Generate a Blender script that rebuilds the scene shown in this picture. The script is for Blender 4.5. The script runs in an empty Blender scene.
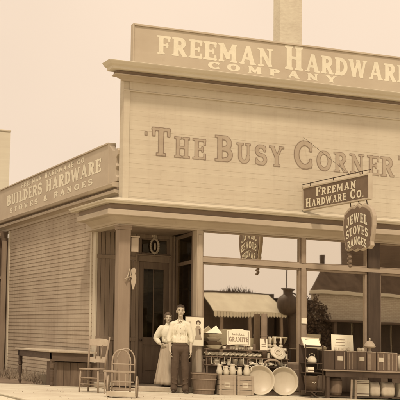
import bpy, math, random
from mathutils import Vector, Matrix
random.seed(11)
SL = 0.0320739            # the street falls gently to the right
C = bpy.context.scene.collection
PI = math.pi
def W(x, y, z): return (x, y, z - SL * x)

# ------------------------------------------------------------ materials
def lerp(a, b, t): return a + (b - a) * t
def tone(v):
    t = min(1, max(0, v / .65))
    return (v, v * lerp(.66, .945, t), v * lerp(.44, .75, t), 1)
MC = {}
def mat(name, v, var=.12, scale=(3, 3, 3), det=6, bump=.15, rough=.75, v2=None, spots=0, streak=None, bdist=.004, metal=0):
    if name in MC: return MC[name]
    m = bpy.data.materials.new(name); m.use_nodes = True
    nt = m.node_tree; N = nt.nodes; L = nt.links
    b = N['Principled BSDF']; b.inputs['Roughness'].default_value = rough; b.inputs['Metallic'].default_value = metal
    b.inputs['Specular IOR Level'].default_value = .3
    tc = N.new('ShaderNodeTexCoord')
    mp = N.new('ShaderNodeMapping'); mp.inputs['Scale'].default_value = scale
    L.new(tc.outputs['Object'], mp.inputs[0])
    n1 = N.new('ShaderNodeTexNoise'); n1.inputs['Scale'].default_value = 1; n1.inputs['Detail'].default_value = det; n1.inputs['Roughness'].default_value = .62
    L.new(mp.outputs[0], n1.inputs['Vector'])
    n2 = N.new('ShaderNodeTexNoise'); n2.inputs['Scale'].default_value = .9; n2.inputs['Detail'].default_value = 5
    L.new(tc.outputs['Object'], n2.inputs['Vector'])
    ad = N.new('ShaderNodeMath'); ad.operation = 'ADD'
    L.new(n1.outputs['Fac'], ad.inputs[0]); L.new(n2.outputs['Fac'], ad.inputs[1])
    hf = N.new('ShaderNodeMath'); hf.operation = 'MULTIPLY'; hf.inputs[1].default_value = .5; L.new(ad.outputs[0], hf.inputs[0])
    cr = N.new('ShaderNodeValToRGB'); e = cr.color_ramp.elements
    lo = v * (1 - var * 1.6) if v2 is None else v2
    e[0].position = .33; e[0].color = tone(lo); e[1].position = .66; e[1].color = tone(v * (1 + var))
    L.new(hf.outputs[0], cr.inputs[0]); out = cr.outputs[0]
    if spots:
        n3 = N.new('ShaderNodeTexNoise'); n3.inputs['Scale'].default_value = 5; n3.inputs['Detail'].default_value = 8; n3.inputs['Roughness'].default_value = .75
        L.new(tc.outputs['Object'], n3.inputs['Vector'])
        r3 = N.new('ShaderNodeValToRGB'); r3.color_ramp.elements[0].position = .56; r3.color_ramp.elements[1].position = .72
        r3.color_ramp.elements[0].color = (0, 0, 0, 1); r3.color_ramp.elements[1].color = (spots, spots, spots, 1)
        L.new(n3.outputs['Fac'], r3.inputs[0])
        mx = N.new('ShaderNodeMix'); mx.data_type = 'RGBA'; L.new(r3.outputs[0], mx.inputs[0]); L.new(out, mx.inputs[6])
        mx.inputs[7].default_value = tone(v * .45); out = mx.outputs[2]
    if streak:
        mp4 = N.new('ShaderNodeMapping'); mp4.inputs['Scale'].default_value = (7, 7, .35); L.new(tc.outputs['Object'], mp4.inputs[0])
        n4 = N.new('ShaderNodeTexNoise'); n4.inputs['Scale'].default_value = 1; n4.inputs['Detail'].default_value = 7; n4.inputs['Roughness'].default_value = .7; L.new(mp4.outputs[0], n4.inputs['Vector'])
        r4 = N.new('ShaderNodeValToRGB'); r4.color_ramp.elements[0].position = .50; r4.color_ramp.elements[1].position = .78
        r4.color_ramp.elements[0].color = (0, 0, 0, 1); r4.color_ramp.elements[1].color = (streak, streak, streak, 1); L.new(n4.outputs['Fac'], r4.inputs[0])
        mx4 = N.new('ShaderNodeMix'); mx4.data_type = 'RGBA'; L.new(r4.outputs[0], mx4.inputs[0]); L.new(out, mx4.inputs[6])
        mx4.inputs[7].default_value = tone(v * .5); out = mx4.outputs[2]
    L.new(out, b.inputs['Base Color'])
    if bump:
        bp = N.new('ShaderNodeBump'); bp.inputs['Strength'].default_value = bump; bp.inputs['Distance'].default_value = bdist
        L.new(n1.outputs['Fac'], bp.inputs['Height']); L.new(bp.outputs[0], b.inputs['Normal'])
    MC[name] = m; return m
def glass(name, refl, tint, wob=.004):
    m = bpy.data.materials.new(name); m.use_nodes = True
    nt = m.node_tree; N = nt.nodes; L = nt.links; N.clear()
    o = N.new('ShaderNodeOutputMaterial'); mx = N.new('ShaderNodeMixShader'); mx.inputs[0].default_value = refl
    t = N.new('ShaderNodeBsdfTransparent'); t.inputs[0].default_value = tone(tint)
    g = N.new('ShaderNodeBsdfGlossy'); g.inputs['Roughness'].default_value = .013; g.inputs[0].default_value = (1, .96, .88, 1)
    tc = N.new('ShaderNodeTexCoord'); n = N.new('ShaderNodeTexNoise'); n.inputs['Scale'].default_value = 1.3; n.inputs['Detail'].default_value = 1
    L.new(tc.outputs['Object'], n.inputs['Vector'])
    bp = N.new('ShaderNodeBump'); bp.inputs['Strength'].default_value = .5; bp.inputs['Distance'].default_value = wob
    L.new(n.outputs['Fac'], bp.inputs['Height']); L.new(bp.outputs[0], g.inputs['Normal'])
    L.new(t.outputs[0], mx.inputs[1]); L.new(g.outputs[0], mx.inputs[2]); L.new(mx.outputs[0], o.inputs[0])
    return m
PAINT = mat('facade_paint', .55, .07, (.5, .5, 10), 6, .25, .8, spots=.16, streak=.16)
TRIM = mat('trim_paint', .45, .08, (1.5, 1.5, 12), 6, .2, .65, spots=.15)
TRIML = mat('pale_trim', .58, .05, (1.5, 1.5, 12), 6, .15, .65)
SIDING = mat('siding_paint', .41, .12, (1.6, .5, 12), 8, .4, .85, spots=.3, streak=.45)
BANDSHADE = mat('band_shade_tone', .24, .12, (1.5, 1.5, 12), 6, .2, .7)  # colour darkened to stand for shade under the cornice crowns
SIGNP = mat('sign_paint', .49, .06, (1, 1, 3), 6, .15, .7, spots=.1)
SIGNS = mat('side_sign_paint', .46, .07, (1, 1, 3), 6, .15, .7, spots=.1)
LETW = mat('letter_white', .72, .06, (6, 6, 6), 6, .1, .8, spots=.3)
LETF = mat('sign_letter_pale', .72, .06, (9, 9, 9), 7, .1, .85, spots=.35)
LETM = mat('letter_tan', .42, .08, (6, 6, 6), 6, .1, .7)
LETD = mat('letter_dark', .29, .2, (6, 6, 6), 6, .1, .7)
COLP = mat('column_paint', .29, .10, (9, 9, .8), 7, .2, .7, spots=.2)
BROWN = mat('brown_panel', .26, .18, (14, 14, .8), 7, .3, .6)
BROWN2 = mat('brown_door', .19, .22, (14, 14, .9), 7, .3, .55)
DARK = mat('dark_wood', .075, .25, (9, 9, 1.2), 7, .3, .55)
DARK2 = mat('dark_interior', .26, .25, (3, 3, 3), 6, .1, .8)
FRAME = mat('window_frame_paint', .30, .12, (6, 6, 6), 6, .2, .6)
SIGNB = mat('hanging_sign_board', .17, .12, (5, 5, 5), 6, .15, .6)
ENAM = mat('enamel', .62, .12, (7, 7, 7), 5, .08, .35)
TIN = mat('galvanised_tin', .58, .12, (9, 9, 9), 7, .15, .45, spots=.2)
CARD = mat('white_card', .82, .04, (6, 6, 6), 5, .1, .85)
INK = mat('ink', .12, .1, (6, 6, 6), 4, 0, .8)
CRATE = mat('crate_wood', .40, .18, (2, 2, 22), 7, .4, .8, spots=.2)
STAND = mat('stand_wood', .17, .22, (3, 3, 20), 6, .3, .7)
BXD = .8
TABLE = mat('table_wood', .12, .25, (2, 4, 20), 7, .35, .65)
TABTOP = mat('table_top_wood', .46, .14, (12, .8, 6), 7, .3, .6, spots=.25)
CHAIR = mat('chair_wood', .31, .14, (8, 8, 8), 6, .2, .5)
TRUCK = mat('truck_wood', .36, .16, (8, 8, 8), 6, .2, .5)
IRON = mat('dark_iron', .07, .2, (9, 9, 9), 6, .2, .45)
TUB = mat('tub_wood', .19, .2, (25, 25, 1.5), 6, .4, .7)
CLOTHW = mat('shirt_cloth', .72, .05, (14, 14, 5), 6, .5, .9, bdist=.01)
CLOTHD = mat('trouser_cloth', .095, .15, (10, 10, 4), 6, .5, .9, bdist=.01)
CLOTHS = mat('skirt_cloth', .44, .12, (22, 22, 1.2), 6, .5, .9, bdist=.01)
SKIN = mat('skin', .50, .05, (12, 12, 12), 4, .05, .6)
HAIR = mat('hair', .06, .25, (60, 60, 20), 5, .4, .6)
HAIRB = mat('hair_brown', .15, .25, (60, 60, 20), 5, .4, .6)
LEATH = mat('shoe_leather', .05, .2, (12, 12, 12), 5, .1, .4)
GLASS = glass('shop_glass', .84, .85, .0012)
DGLASS = glass('door_glass', .10, .85, .001)

# ------------------------------------------------------------ mesh builder
class MB:
    def __init__(s): s.v = []; s.f = []
    def add(s, vs, fs):
        n = len(s.v); s.v += [tuple(v) for v in vs]; s.f += [tuple(i + n for i in f) for f in fs]; return s
    def box(s, x0, x1, y0, y1, z0, z1, M=None):
        v = [Vector((x, y, z)) for z in (z0, z1) for y in (y0, y1) for x in (x0, x1)]
        if M: v = [M @ p for p in v]
        return s.add(v, [(0, 2, 3, 1), (4, 5, 7, 6), (0, 1, 5, 4), (2, 6, 7, 3), (0, 4, 6, 2), (1, 3, 7, 5)])
    def tube(s, pts, r, n=8, cap=True, closed=False):
        pts = [Vector(p) for p in pts]; k = len(pts)
        rs = r if isinstance(r, (list, tuple)) else [r] * k
        vs = []; fs = []; pu = None
        for i, p in enumerate(pts):
            a = pts[i - 1] if (i > 0 or closed) else p; b = pts[(i + 1) % k] if (i < k - 1 or closed) else p
            d = (b - a).normalized()
            if pu is None: u = d.orthogonal().normalized()
            else:
                u = pu - d * pu.dot(d); u = u.normalized() if u.length > 1e-6 else d.orthogonal().normalized()
            pu = u; w = d.cross(u)
            for j in range(n):
                t = 2 * PI * j / n; vs.append(p + (u * math.cos(t) + w * math.sin(t)) * rs[i])
        for i in range(k if closed else k - 1):
            for j in range(n):
                a = i * n + j; b = i * n + (j + 1) % n; i2 = (i + 1) % k
                fs.append((a, b, i2 * n + (j + 1) % n, i2 * n + j))
        if cap and not closed: fs.append(tuple(range(n - 1, -1, -1))); fs.append(tuple((k - 1) * n + j for j in range(n)))
        return s.add(vs, fs)
    def lathe(s, prof, cx=0, cy=0, cz=0, n=28, M=None, sx=1, sy=1):
        vs = []; fs = []; k = len(prof)
        for r, z in prof:
            for j in range(n):
                t = 2 * PI * j / n; vs.append(Vector((r * math.cos(t) * sx, r * math.sin(t) * sy, z)))
        if M: vs = [M @ p for p in vs]
        vs = [p + Vector((cx, cy, cz)) for p in vs]
        for i in range(k - 1):
            for j in range(n): fs.append((i * n + j, i * n + (j + 1) % n, (i + 1) * n + (j + 1) % n, (i + 1) * n + j))
        if prof[0][0] > 1e-5: fs.append(tuple(range(n - 1, -1, -1)))
        if prof[-1][0] > 1e-5: fs.append(tuple((k - 1) * n + j for j in range(n)))
        return s.add(vs, fs)
    def ell(s, c, r, n=16, m=10, M=None):
        prof = [(math.sin(PI * i / m), -math.cos(PI * i / m)) for i in range(m + 1)]
        vs = []; fs = []
        for a, z in prof:
            for j in range(n):
                t = 2 * PI * j / n; vs.append(Vector((a * math.cos(t) * r[0], a * math.sin(t) * r[1], z * r[2])))
        if M: vs = [M @ p for p in vs]
        vs = [p + Vector(c) for p in vs]
        for i in range(m):
            for j in range(n): fs.append((i * n + j, i * n + (j + 1) % n, (i + 1) * n + (j + 1) % n, (i + 1) * n + j))
        return s.add(vs, fs)
    def cap(s, a, b, ra, rb, n=12):          # tapered capsule
        a = Vector(a); b = Vector(b); d = (b - a).normalized()
        pts = []; rs = []
        for i in range(4):
            t = PI / 2 * i / 4; pts.append(a - d * ra * math.cos(t)); rs.append(max(.0005, ra * math.sin(t)))
        pts += [a, b]; rs += [ra, rb]
        for i in range(1, 5):
            t = PI / 2 * i / 4; pts.append(b + d * rb * math.sin(t)); rs.append(max(.0005, rb * math.cos(t)))
        return s.tube(pts, rs, n)
    def chain(s, pts):                        # [(pos, r), ...]
        for (a, ra), (b, rb) in zip(pts, pts[1:]): s.cap(a, b, ra, rb)
        return s
    def prism_x(s, prof, x0, x1, mit0=0, mit1=0):   # profile (out, z): out towards -Y, mitre = shift of x per unit out
        k = len(prof)
        vs = [(x0 - mit0 * o, -o, z) for o, z in prof] + [(x1 + mit1 * o, -o, z) for o, z in prof]
        fs = [(i, (i + 1) % k, k + (i + 1) % k, k + i) for i in range(k)]
        fs += [tuple(range(k - 1, -1, -1)), tuple(range(k, 2 * k))]
        return s.add(vs, fs)
    def prism_y(s, prof, x, y0, y1, mit0=0, mit1=0):   # out towards -X
        k = len(prof)
        vs = [(x - o, y0 - mit0 * o, z) for o, z in prof] + [(x - o, y1 + mit1 * o, z) for o, z in prof]
        fs = [(i, (i + 1) % k, k + (i + 1) % k, k + i) for i in range(k)]
        fs += [tuple(range(k - 1, -1, -1)), tuple(range(k, 2 * k))]
        return s.add(vs, fs)
    def poly(s, outline, d, M):               # outline in (u, v), thickness d, placed by M
        k = len(outline)
        vs = [M @ Vector((u, 0, v)) for u, v in outline] + [M @ Vector((u, d, v)) for u, v in outline]
        return s.add(vs, [tuple(range(k)), tuple(range(2 * k - 1, k - 1, -1))] + [(i, k + i, k + (i + 1) % k, (i + 1) % k) for i in range(k)])
    def build(s, name, m, parent=None, bevel=0, smooth=False, loc=None, shear=True, remesh=0, sm=0):
        me = bpy.data.meshes.new(name)
        me.from_pydata([(x, y, z - SL * x) if shear else (x, y, z) for x, y, z in s.v], [], s.f); me.validate(); me.update()
        import bmesh
        bm = bmesh.new(); bm.from_mesh(me); bmesh.ops.recalc_face_normals(bm, faces=bm.faces); bm.to_mesh(me); bm.free()
        o = bpy.data.objects.new(name, me); C.objects.link(o); me.materials.append(m)
        if smooth:
            for p in me.polygons: p.use_smooth = True
        if remesh:
            r = o.modifiers.new('r', 'REMESH'); r.mode = 'VOXEL'; r.voxel_size = remesh; r.use_smooth_shade = True
            if sm: q = o.modifiers.new('s', 'SMOOTH'); q.iterations = sm; q.factor = .5
        if bevel:
            b = o.modifiers.new('b', 'BEVEL'); b.width = bevel; b.segments = 2; b.limit_method = 'ANGLE'; b.angle_limit = .7
        if loc: o.location = W(*loc)
        if parent: o.parent = parent
        return o
def tag(o, label=None, cat=None, group=None, kind=None):
    if label: o['label'] = label
    if cat: o['category'] = cat
    if group: o['group'] = group
    if kind: o['kind'] = kind
    return o
def thing(name, label, cat, loc=(0, 0, 0), group=None):
    o = bpy.data.objects.new(name, None); C.objects.link(o); o.location = W(*loc); o.empty_display_size = .2
    return tag(o, label, cat, group)
def dup(root, loc, label, rz=0):
    r = root.copy(); C.objects.link(r); r.location = W(*loc); r.rotation_euler = (0, 0, rz); r['label'] = label
    for ch in list(root.children):
        c = ch.copy(); C.objects.link(c); c.parent = r
        for g in list(ch.children):
            d = g.copy(); C.objects.link(d); d.parent = c
    return r
def RZ(a): return Matrix.Rotation(a, 4, 'Z')
def RX(a): return Matrix.Rotation(a, 4, 'X')
def RY(a): return Matrix.Rotation(a, 4, 'Y')
def T(x, y, z): return Matrix.Translation((x, y, z))

# ------------------------------------------------------------ painted lettering (slab serif strokes, outlined by marching cells)
def arc(cx, cy, rx, ry, a0, a1, n=14):
    return [(cx + rx * math.cos(math.radians(a0 + (a1 - a0) * i / n)), cy + ry * math.sin(math.radians(a0 + (a1 - a0) * i / n))) for i in range(n + 1)]
def glyph(c):      # width, strokes (thick), thin bars, serif rects
    S = []; H = []; R = []; w = .62
    def ser(x, y, k=.17): R.append((x - k, x + k, 0, .10) if y == 0 else (x - k, x + k, .90, 1))
    if c == 'F': S = [[(.2, 0), (.2, 1)]]; H = [[(.2, .93), (.6, .93)], [(.2, .5), (.48, .5)]]; R = [(.52, .62, .7, 1), (.44, .52, .36, .64)]; ser(.2, 0); ser(.16, 1, .15)
    elif c == 'E': S = [[(.2, 0), (.2, 1)]]; H = [[(.2, .93), (.6, .93)], [(.2, .5), (.48, .5)], [(.2, .07), (.6, .07)]]; R = [(.54, .64, .7, 1), (.44, .52, .36, .64), (.54, .64, 0, .3)]; ser(.16, 0, .15); ser(.16, 1, .15)
    elif c == 'L': S = [[(.2, 0), (.2, 1)]]; H = [[(.2, .07), (.58, .07)]]; R = [(.5, .6, 0, .32)]; ser(.2, 1); ser(.16, 0, .15)
    elif c == 'H': w = .8; S = [[(.2, 0), (.2, 1)], [(.6, 0), (.6, 1)]]; H = [[(.2, .5), (.6, .5)]]; [ser(a, b) for a in (.2, .6) for b in (0, 1)]
    elif c == 'I': w = .4; S = [[(.2, 0), (.2, 1)]]; ser(.2, 0); ser(.2, 1)
    elif c == 'T': w = .68; S = [[(.34, 0), (.34, 1)]]; H = [[(.06, .93), (.62, .93)]]; R = [(.03, .13, .68, 1), (.55, .65, .68, 1)]; ser(.34, 0)
    elif c in 'RPBD':
        S = [[(.2, 0), (.2, 1)]]; ser(.16, 1, .15); ser(.17, 0, .16); w = .72
        if c == 'D': S.append(arc(.3, .5, .33, .42, -90, 90)); H = [[(.2, .93), (.32, .93)], [(.2, .07), (.32, .07)]]
        else:
            S.append(arc(.36, .71, .2, .215, -90, 90)); H = [[(.2, .93), (.38, .93)], [(.2, .5), (.38, .5)]]
            if c == 'R': S.append([(.38, .48), (.6, .03)]); ser(.63, 0, .1)
            if c == 'B': S.append(arc(.38, .28, .22, .215, -90, 90)); H.append([(.2, .07), (.4, .07)])
    elif c == 'M': w = .98; S = [[(.78, 0), (.78, 1)], [(.2, 1), (.49, .25)]]; H = [[(.2, 0), (.2, 1)], [(.49, .25), (.78, 1)]]; ser(.2, 0, .14); ser(.78, 0); ser(.16, 1, .12); ser(.82, 1, .12)
    elif c == 'N': w = .84; H = [[(.2, 0), (.2, 1)], [(.64, 0), (.64, 1)]]; S = [[(.2, .95), (.64, .05)]]; ser(.2, 0, .15); ser(.64, 1, .15); ser(.15, 1, .13)
    elif c == 'A': w = .8; S = [[(.42, .98), (.66, 0)]]; H = [[(.4, .98), (.14, 0)], [(.22, .32), (.58, .32)]]; ser(.13, 0, .13); ser(.66, 0, .15)
    elif c == 'W': w = 1.1; S = [[(.14, 1), (.34, .03)], [(.55, .95), (.75, .03)]]; H = [[(.34, .03), (.55, .95)], [(.75, .03), (.95, 1)]]; ser(.14, 1, .14); ser(.95, 1, .13)
    elif c == 'V': w = .8; S = [[(.14, 1), (.4, .03)]]; H = [[(.4, .03), (.66, 1)]]; ser(.14, 1, .14); ser(.66, 1, .13)
    elif c == 'Y': w = .76; S = [[(.14, 1), (.37, .45)], [(.38, 0), (.38, .5)]]; H = [[(.38, .45), (.62, 1)]]; ser(.13, 1, .13); ser(.62, 1, .13); ser(.38, 0)
    elif c == 'O': w = .8; S = [arc(.4, .5, .29, .42, 0, 360, 28)]
    elif c == 'C': w = .74; S = [arc(.42, .5, .3, .42, 52, 308, 24)]; R = [(.58, .68, .62, .95), (.58, .68, .05, .38)]
    elif c == 'G': w = .8; S = [arc(.42, .5, .3, .42, 52, 330, 24), [(.64, .05), (.64, .42)]]; R = [(.58, .68, .62, .95), (.5, .76, .38, .47)]
    elif c == 'S': w = .66; S = [arc(.34, .71, .2, .22, 30, 270, 14) + arc(.34, .28, .22, .22, 90, -150, 14)]; R = [(.48, .57, .66, .96), (.08, .16, .04, .34)]
    elif c == 'U': w = .8; S = [[(.2, 1), (.2, .35)] + arc(.4, .35, .2, .27, 180, 360, 12)]; H = [[(.6, .35), (.6, 1)]]; ser(.2, 1); ser(.6, 1, .13)
    elif c == 'J': w = .55; S = [[(.38, 1), (.38, .3)] + arc(.2, .3, .18, .22, 0, -160, 10)]; ser(.38, 1)
    elif c == 'K': w = .76; S = [[(.2, 0), (.2, 1)], [(.3, .55), (.62, .03)]]; H = [[(.2, .4), (.6, .98)]]; ser(.2, 0); ser(.2, 1); ser(.6, 1, .12); ser(.64, 0, .12)
    elif c == '.': w = .3; R = [(.06, .22, 0, .16)]
    elif c == '&': w = .8; S = [arc(.34, .76, .14, .17, -60, 240, 12), arc(.32, .28, .2, .2, 60, 330, 12), [(.26, .62), (.66, .03)]]
    elif c == '<': w = .4; R = [(.04, .14, .8, 1), (.2, .3, .8, 1)]
    elif c == '2': w = .66; S = [arc(.33, .7, .2, .22, 170, -40, 14) + [(.1, .08)]]; H = [[(.1, .07), (.6, .07)]]
    elif c == ' ': w = .42
    return w, S, H, R
def d2(px, py, pl):
    m = 9
    for (ax, ay), (bx, by) in zip(pl, pl[1:]):
        dx = bx - ax; dy = by - ay; q = dx * dx + dy * dy
        t = 0 if q == 0 else max(0, min(1, ((px - ax) * dx + (py - ay) * dy) / q))
        e = math.hypot(px - ax - t * dx, py - ay - t * dy)
        if e < m: m = e
    return m
GC = {}
def gcells(c, thick, grow, res):
    key = (c, thick, grow, res)
    if key in GC: return GC[key]
    w, S, H, R = glyph(c)
    def sdf(x, y):
        d = 9
        for p in S: d = min(d, d2(x, y, p) - thick / 2)
        for p in H: d = min(d, d2(x, y, p) - thick * .30)
        d = max(d, -y, y - 1)
        for x0, x1, y0, y1 in R: d = min(d, max(x0 - x, x - x1, y0 - y, y - y1))
        return d - grow
    h = 1 / res; pad = grow + .12; nx = int((w + 2 * pad) / h) + 1; ny = int((1 + 2 * pad) / h) + 1
    g = [[sdf(-pad + i * h, -pad + j * h) for i in range(nx + 1)] for j in range(ny + 1)]
    polys = []
    for j in range(ny):
        run = None
        for i in range(nx):
            cs = [(i, j), (i + 1, j), (i + 1, j + 1), (i, j + 1)]; vals = [g[b][a] for a, b in cs]
            full = all(v < 0 for v in vals)
            if full:
                if run is None: run = i
            if (not full or i == nx - 1) and run is not None:
                e = i + 1 if full else i
                x0 = -pad + run * h; x1 = -pad + e * h; y0 = -pad + j * h; polys.append([(x0, y0), (x1, y0), (x1, y0 + h), (x0, y0 + h)]); run = None
            if not full and any(v < 0 for v in vals):
                P = []
                for k in range(4):
                    (ax, ay), va = cs[k], vals[k]; (bx, by), vb = cs[(k + 1) % 4], vals[(k + 1) % 4]
                    if va < 0: P.append((-pad + ax * h, -pad + ay * h))
                    if (va < 0) != (vb < 0):
                        t = va / (va - vb); P.append((-pad + (ax + (bx - ax) * t) * h, -pad + (ay + (by - ay) * t) * h))
                if len(P) > 2: polys.append(P)
    GC[key] = (w, polys); return GC[key]
def text(mb, txt, x0, x1, z0, hs, place, thick=.2, grow=0, res=26, gap=.06, arcf=None):
    """hs: cap height of each letter; letters scaled to fill x0..x1; place(u, v) -> 3-D"""
    if not isinstance(hs, (list, tuple)): hs = [hs] * len(txt)
    tot = sum((glyph(c)[0] + gap) * h for c, h in zip(txt, hs)); k = (x1 - x0) / tot; x = x0
    for c, h in zip(txt, hs):
        w, polys = gcells(c, thick, grow, res)
        for P in polys:
            vs = []
            for a, b in P:
                u = x + a * h * k; v = z0 + b * h
                if arcf: v += arcf((u - x0) / (x1 - x0))
                vs.append(place(u, v))
            mb.add(vs, [tuple(range(len(vs)))])
        x += (w + gap) * h * k
def front(y): return lambda u, v: (u, y, v)
# ------------------------------------------------------------ camera
yaw, pitch, f, roll = -0.35862, 0.0950341, 1332.586, 0.01
cy_, sy_ = math.cos(yaw), math.sin(yaw)
Wd = Vector((-sy_ * math.cos(pitch), cy_ * math.cos(pitch), math.sin(pitch)))
rt = Vector((cy_, sy_, 0)); up = rt.cross(Wd)
r_ = rt * math.cos(roll) + up * math.sin(roll); u_ = r_.cross(Wd)
cam = bpy.data.objects.new('camera', bpy.data.cameras.new('camera')); C.objects.link(cam)
M = Matrix((r_, u_, -Wd)).transposed().to_4x4(); M.translation = Vector((-8.21799, -26.23319, 1.3152)); cam.matrix_world = M
cam.data.sensor_width = 36; cam.data.lens = f * 36 / 400; cam.data.clip_end = 2000; cam.data.clip_start = .1
bpy.context.scene.camera = cam
# ------------------------------------------------------------ light
sc = bpy.context.scene
EL, AZ = 56, 206      # degrees; sun direction measured clockwise from +Y
w = bpy.data.worlds.new('World'); sc.world = w; w.use_nodes = True
N = w.node_tree.nodes; L = w.node_tree.links; bg = N['Background']; bg.inputs[1].default_value = .1
sky = N.new('ShaderNodeTexSky'); sky.sky_type = 'NISHITA'; sky.sun_disc = False; sky.sun_elevation = math.radians(EL); sky.sun_rotation = math.radians(AZ)
sky.air_density = 2; sky.dust_density = 6
bw = N.new('ShaderNodeRGBToBW'); L.new(sky.outputs[0], bw.inputs[0])
cl = N.new('ShaderNodeMath'); cl.operation = 'MINIMUM'; cl.inputs[1].default_value = 12; L.new(bw.outputs[0], cl.inputs[0])
m1 = N.new('ShaderNodeMath'); m1.operation = 'MULTIPLY_ADD'; m1.inputs[1].default_value = .12; m1.inputs[2].default_value = 9.5; L.new(cl.outputs[0], m1.inputs[0])
tcw = N.new('ShaderNodeTexCoord'); nz = N.new('ShaderNodeTexNoise'); nz.inputs['Scale'].default_value = 2.2; nz.inputs['Detail'].default_value = 4
L.new(tcw.outputs['Generated'], nz.inputs['Vector'])
mr = N.new('ShaderNodeMapRange'); mr.inputs[1].default_value = .3; mr.inputs[2].default_value = .7; mr.inputs[3].default_value = .90; mr.inputs[4].default_value = 1.04
L.new(nz.outputs['Fac'], mr.inputs[0])
m2 = N.new('ShaderNodeMath'); m2.operation = 'MULTIPLY'; L.new(m1.outputs[0], m2.inputs[0]); L.new(mr.outputs[0], m2.inputs[1])
vm = N.new('ShaderNodeVectorMath'); vm.operation = 'SCALE'; vm.inputs[0].default_value = (.99, .785, .605); L.new(m2.outputs[0], vm.inputs['Scale'])
L.new(vm.outputs[0], bg.inputs[0])
sd = bpy.data.lights.new('sun', 'SUN'); sd.energy = 2.6; sd.angle = math.radians(6); sd.color = (1, .82, .62)
so = bpy.data.objects.new('sun', sd); C.objects.link(so)
az = math.radians(AZ); el = math.radians(EL)
so.rotation_euler = Vector((math.sin(az) * math.cos(el), math.cos(az) * math.cos(el), math.sin(el))).to_track_quat('Z', 'Y').to_euler()
sc.view_settings.view_transform = 'Standard'; sc.view_settings.look = 'None'; sc.view_settings.gamma = 1; sc.view_settings.exposure = 0

# ------------------------------------------------------------ setting
GROUND = mat('street_dirt', .55, .1, (.7, .7, .7), 8, .4, .95, bdist=.02)
WALK = mat('sidewalk_concrete', .58, .12, (1.6, 1.6, 1.6), 10, .5, .95, spots=.25)
YARD = mat('yard_soil', .20, .3, (2.5, 2.5, 2.5), 9, .8, .95, bdist=.03)
def sheet(x0, x1, y0, y1, z, n=1):
    m = MB(); m.add([(x0, y0, z), (x1, y0, z), (x1, y1, z), (x0, y1, z)], [(0, 1, 2, 3)]); return m
tag(sheet(-260, 260, -260, 260, -.16).build('street', GROUND), kind='structure')
m = MB().box(-3.07, 40, -5.59, 2.29, -.3, -.02)
xs = [-3.08 + 1.45 * i for i in range(30)]; ys = [-5.6, -4.28, -2.96, -1.64, -.32, .99, 2.3]
for a, b in zip(xs, xs[1:]):
    for c, d in zip(ys, ys[1:]):
        t0, t1, t2 = (random.uniform(-.004, .0) for _ in range(3)); n = len(m.v)
        m.add([(a + .006, c + .006, -.03), (b - .006, c + .006, -.03), (b - .006, d - .006, -.03), (a + .006, d - .006, -.03), (a + .006, c + .006, t0), (b - .006, c + .006, t1), (b - .006, d - .006, t1 + t2 - t0), (a + .006, d - .006, t2)], [(3, 2, 1, 0), (4, 5, 6, 7), (0, 1, 5, 4), (1, 2, 6, 5), (2, 3, 7, 6), (3, 0, 4, 7)])
tag(m.build('sidewalk', WALK, bevel=.006), kind='structure')
tag(MB().box(-3.09, 40, -5.76, -5.6, -.3, .005).build('kerb', WALK, bevel=.02), kind='structure')
tag(MB().box(-12, -3.1, -5.6, 2.3, -.3, -.035).build('pavement', mat('side_pavement', .64, .07, (1.2, 1.2, 1.2), 8, .3, .9), bevel=.02), kind='structure')
m = MB(); nx, ny = 40, 70
vs = []; fs = []
for j in range(ny + 1):
    for i in range(nx + 1):
        x = -9 + 9 * i / nx; y = 2.3 + 20 * j / ny
        vs.append((x, y, -.1 + .03 * math.sin(x * 3.1 + y * 1.7) * math.sin(y * 2.3) + random.uniform(-.012, .012) - (.12 if x < -8.5 else 0)))
for j in range(ny):
    for i in range(nx): a = j * (nx + 1) + i; fs.append((a, a + 1, a + nx + 2, a + nx + 1))
tag(m.add(vs, fs).build('ground', YARD, smooth=True), kind='structure')
# dry weeds along the side wall
m = MB()
for k in range(2200):
    y = random.uniform(2.5, 11); x = -abs(random.gauss(0, .22)) - .05
    if -1.3 < x and 1.6 < y < 5.4 and random.random() < .6: continue
    h = random.uniform(.08, .30) * (1.3 if random.random() < .15 else .8); a = random.uniform(0, 6.28); l = random.uniform(.02, .12); ww = .006
    dx = math.cos(a); dy = math.sin(a); z = -.1
    m.add([(x - dy * ww, y + dx * ww, z), (x + dy * ww, y - dx * ww, z), (x + dx * l * .4 + dy * ww * .7, y + dy * l * .4 - dx * ww * .7, z + h * .6), (x + dx * l, y + dy * l, z + h), (x + dx * l * .4 - dy * ww * .7, y + dy * l * .4 + dx * ww * .7, z + h * .6)], [(0, 1, 2, 3, 4)])
tag(m.build('weeds', mat('dry_weed', .33, .25, (5, 5, 5), 4, 0, .9)), 'dry straggling weeds along the foot of the clapboard side wall', 'weeds', kind='stuff')
# old plank joints and grit on the sidewalk
m = MB()
for k in range(420):
    x = random.uniform(-4.5, 8); y = random.uniform(-5, 2); s = random.uniform(.003, .009)
    m.ell((x, y, s * .3 + (0 if x > -3.08 else -.035)), (s, s * random.uniform(.6, 1), s * .6), 6, 4)
tag(m.build('gravel', mat('grit', .36, .3, (9, 9, 9), 4, 0, .9)), 'scattered grit lying over the pale sidewalk', 'grit', kind='stuff')

# ------------------------------------------------------------ the store
store = thing('hardware_store', 'pale clapboard corner store with a tall false front, painted lettering and a recessed corner entrance', 'store')
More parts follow.
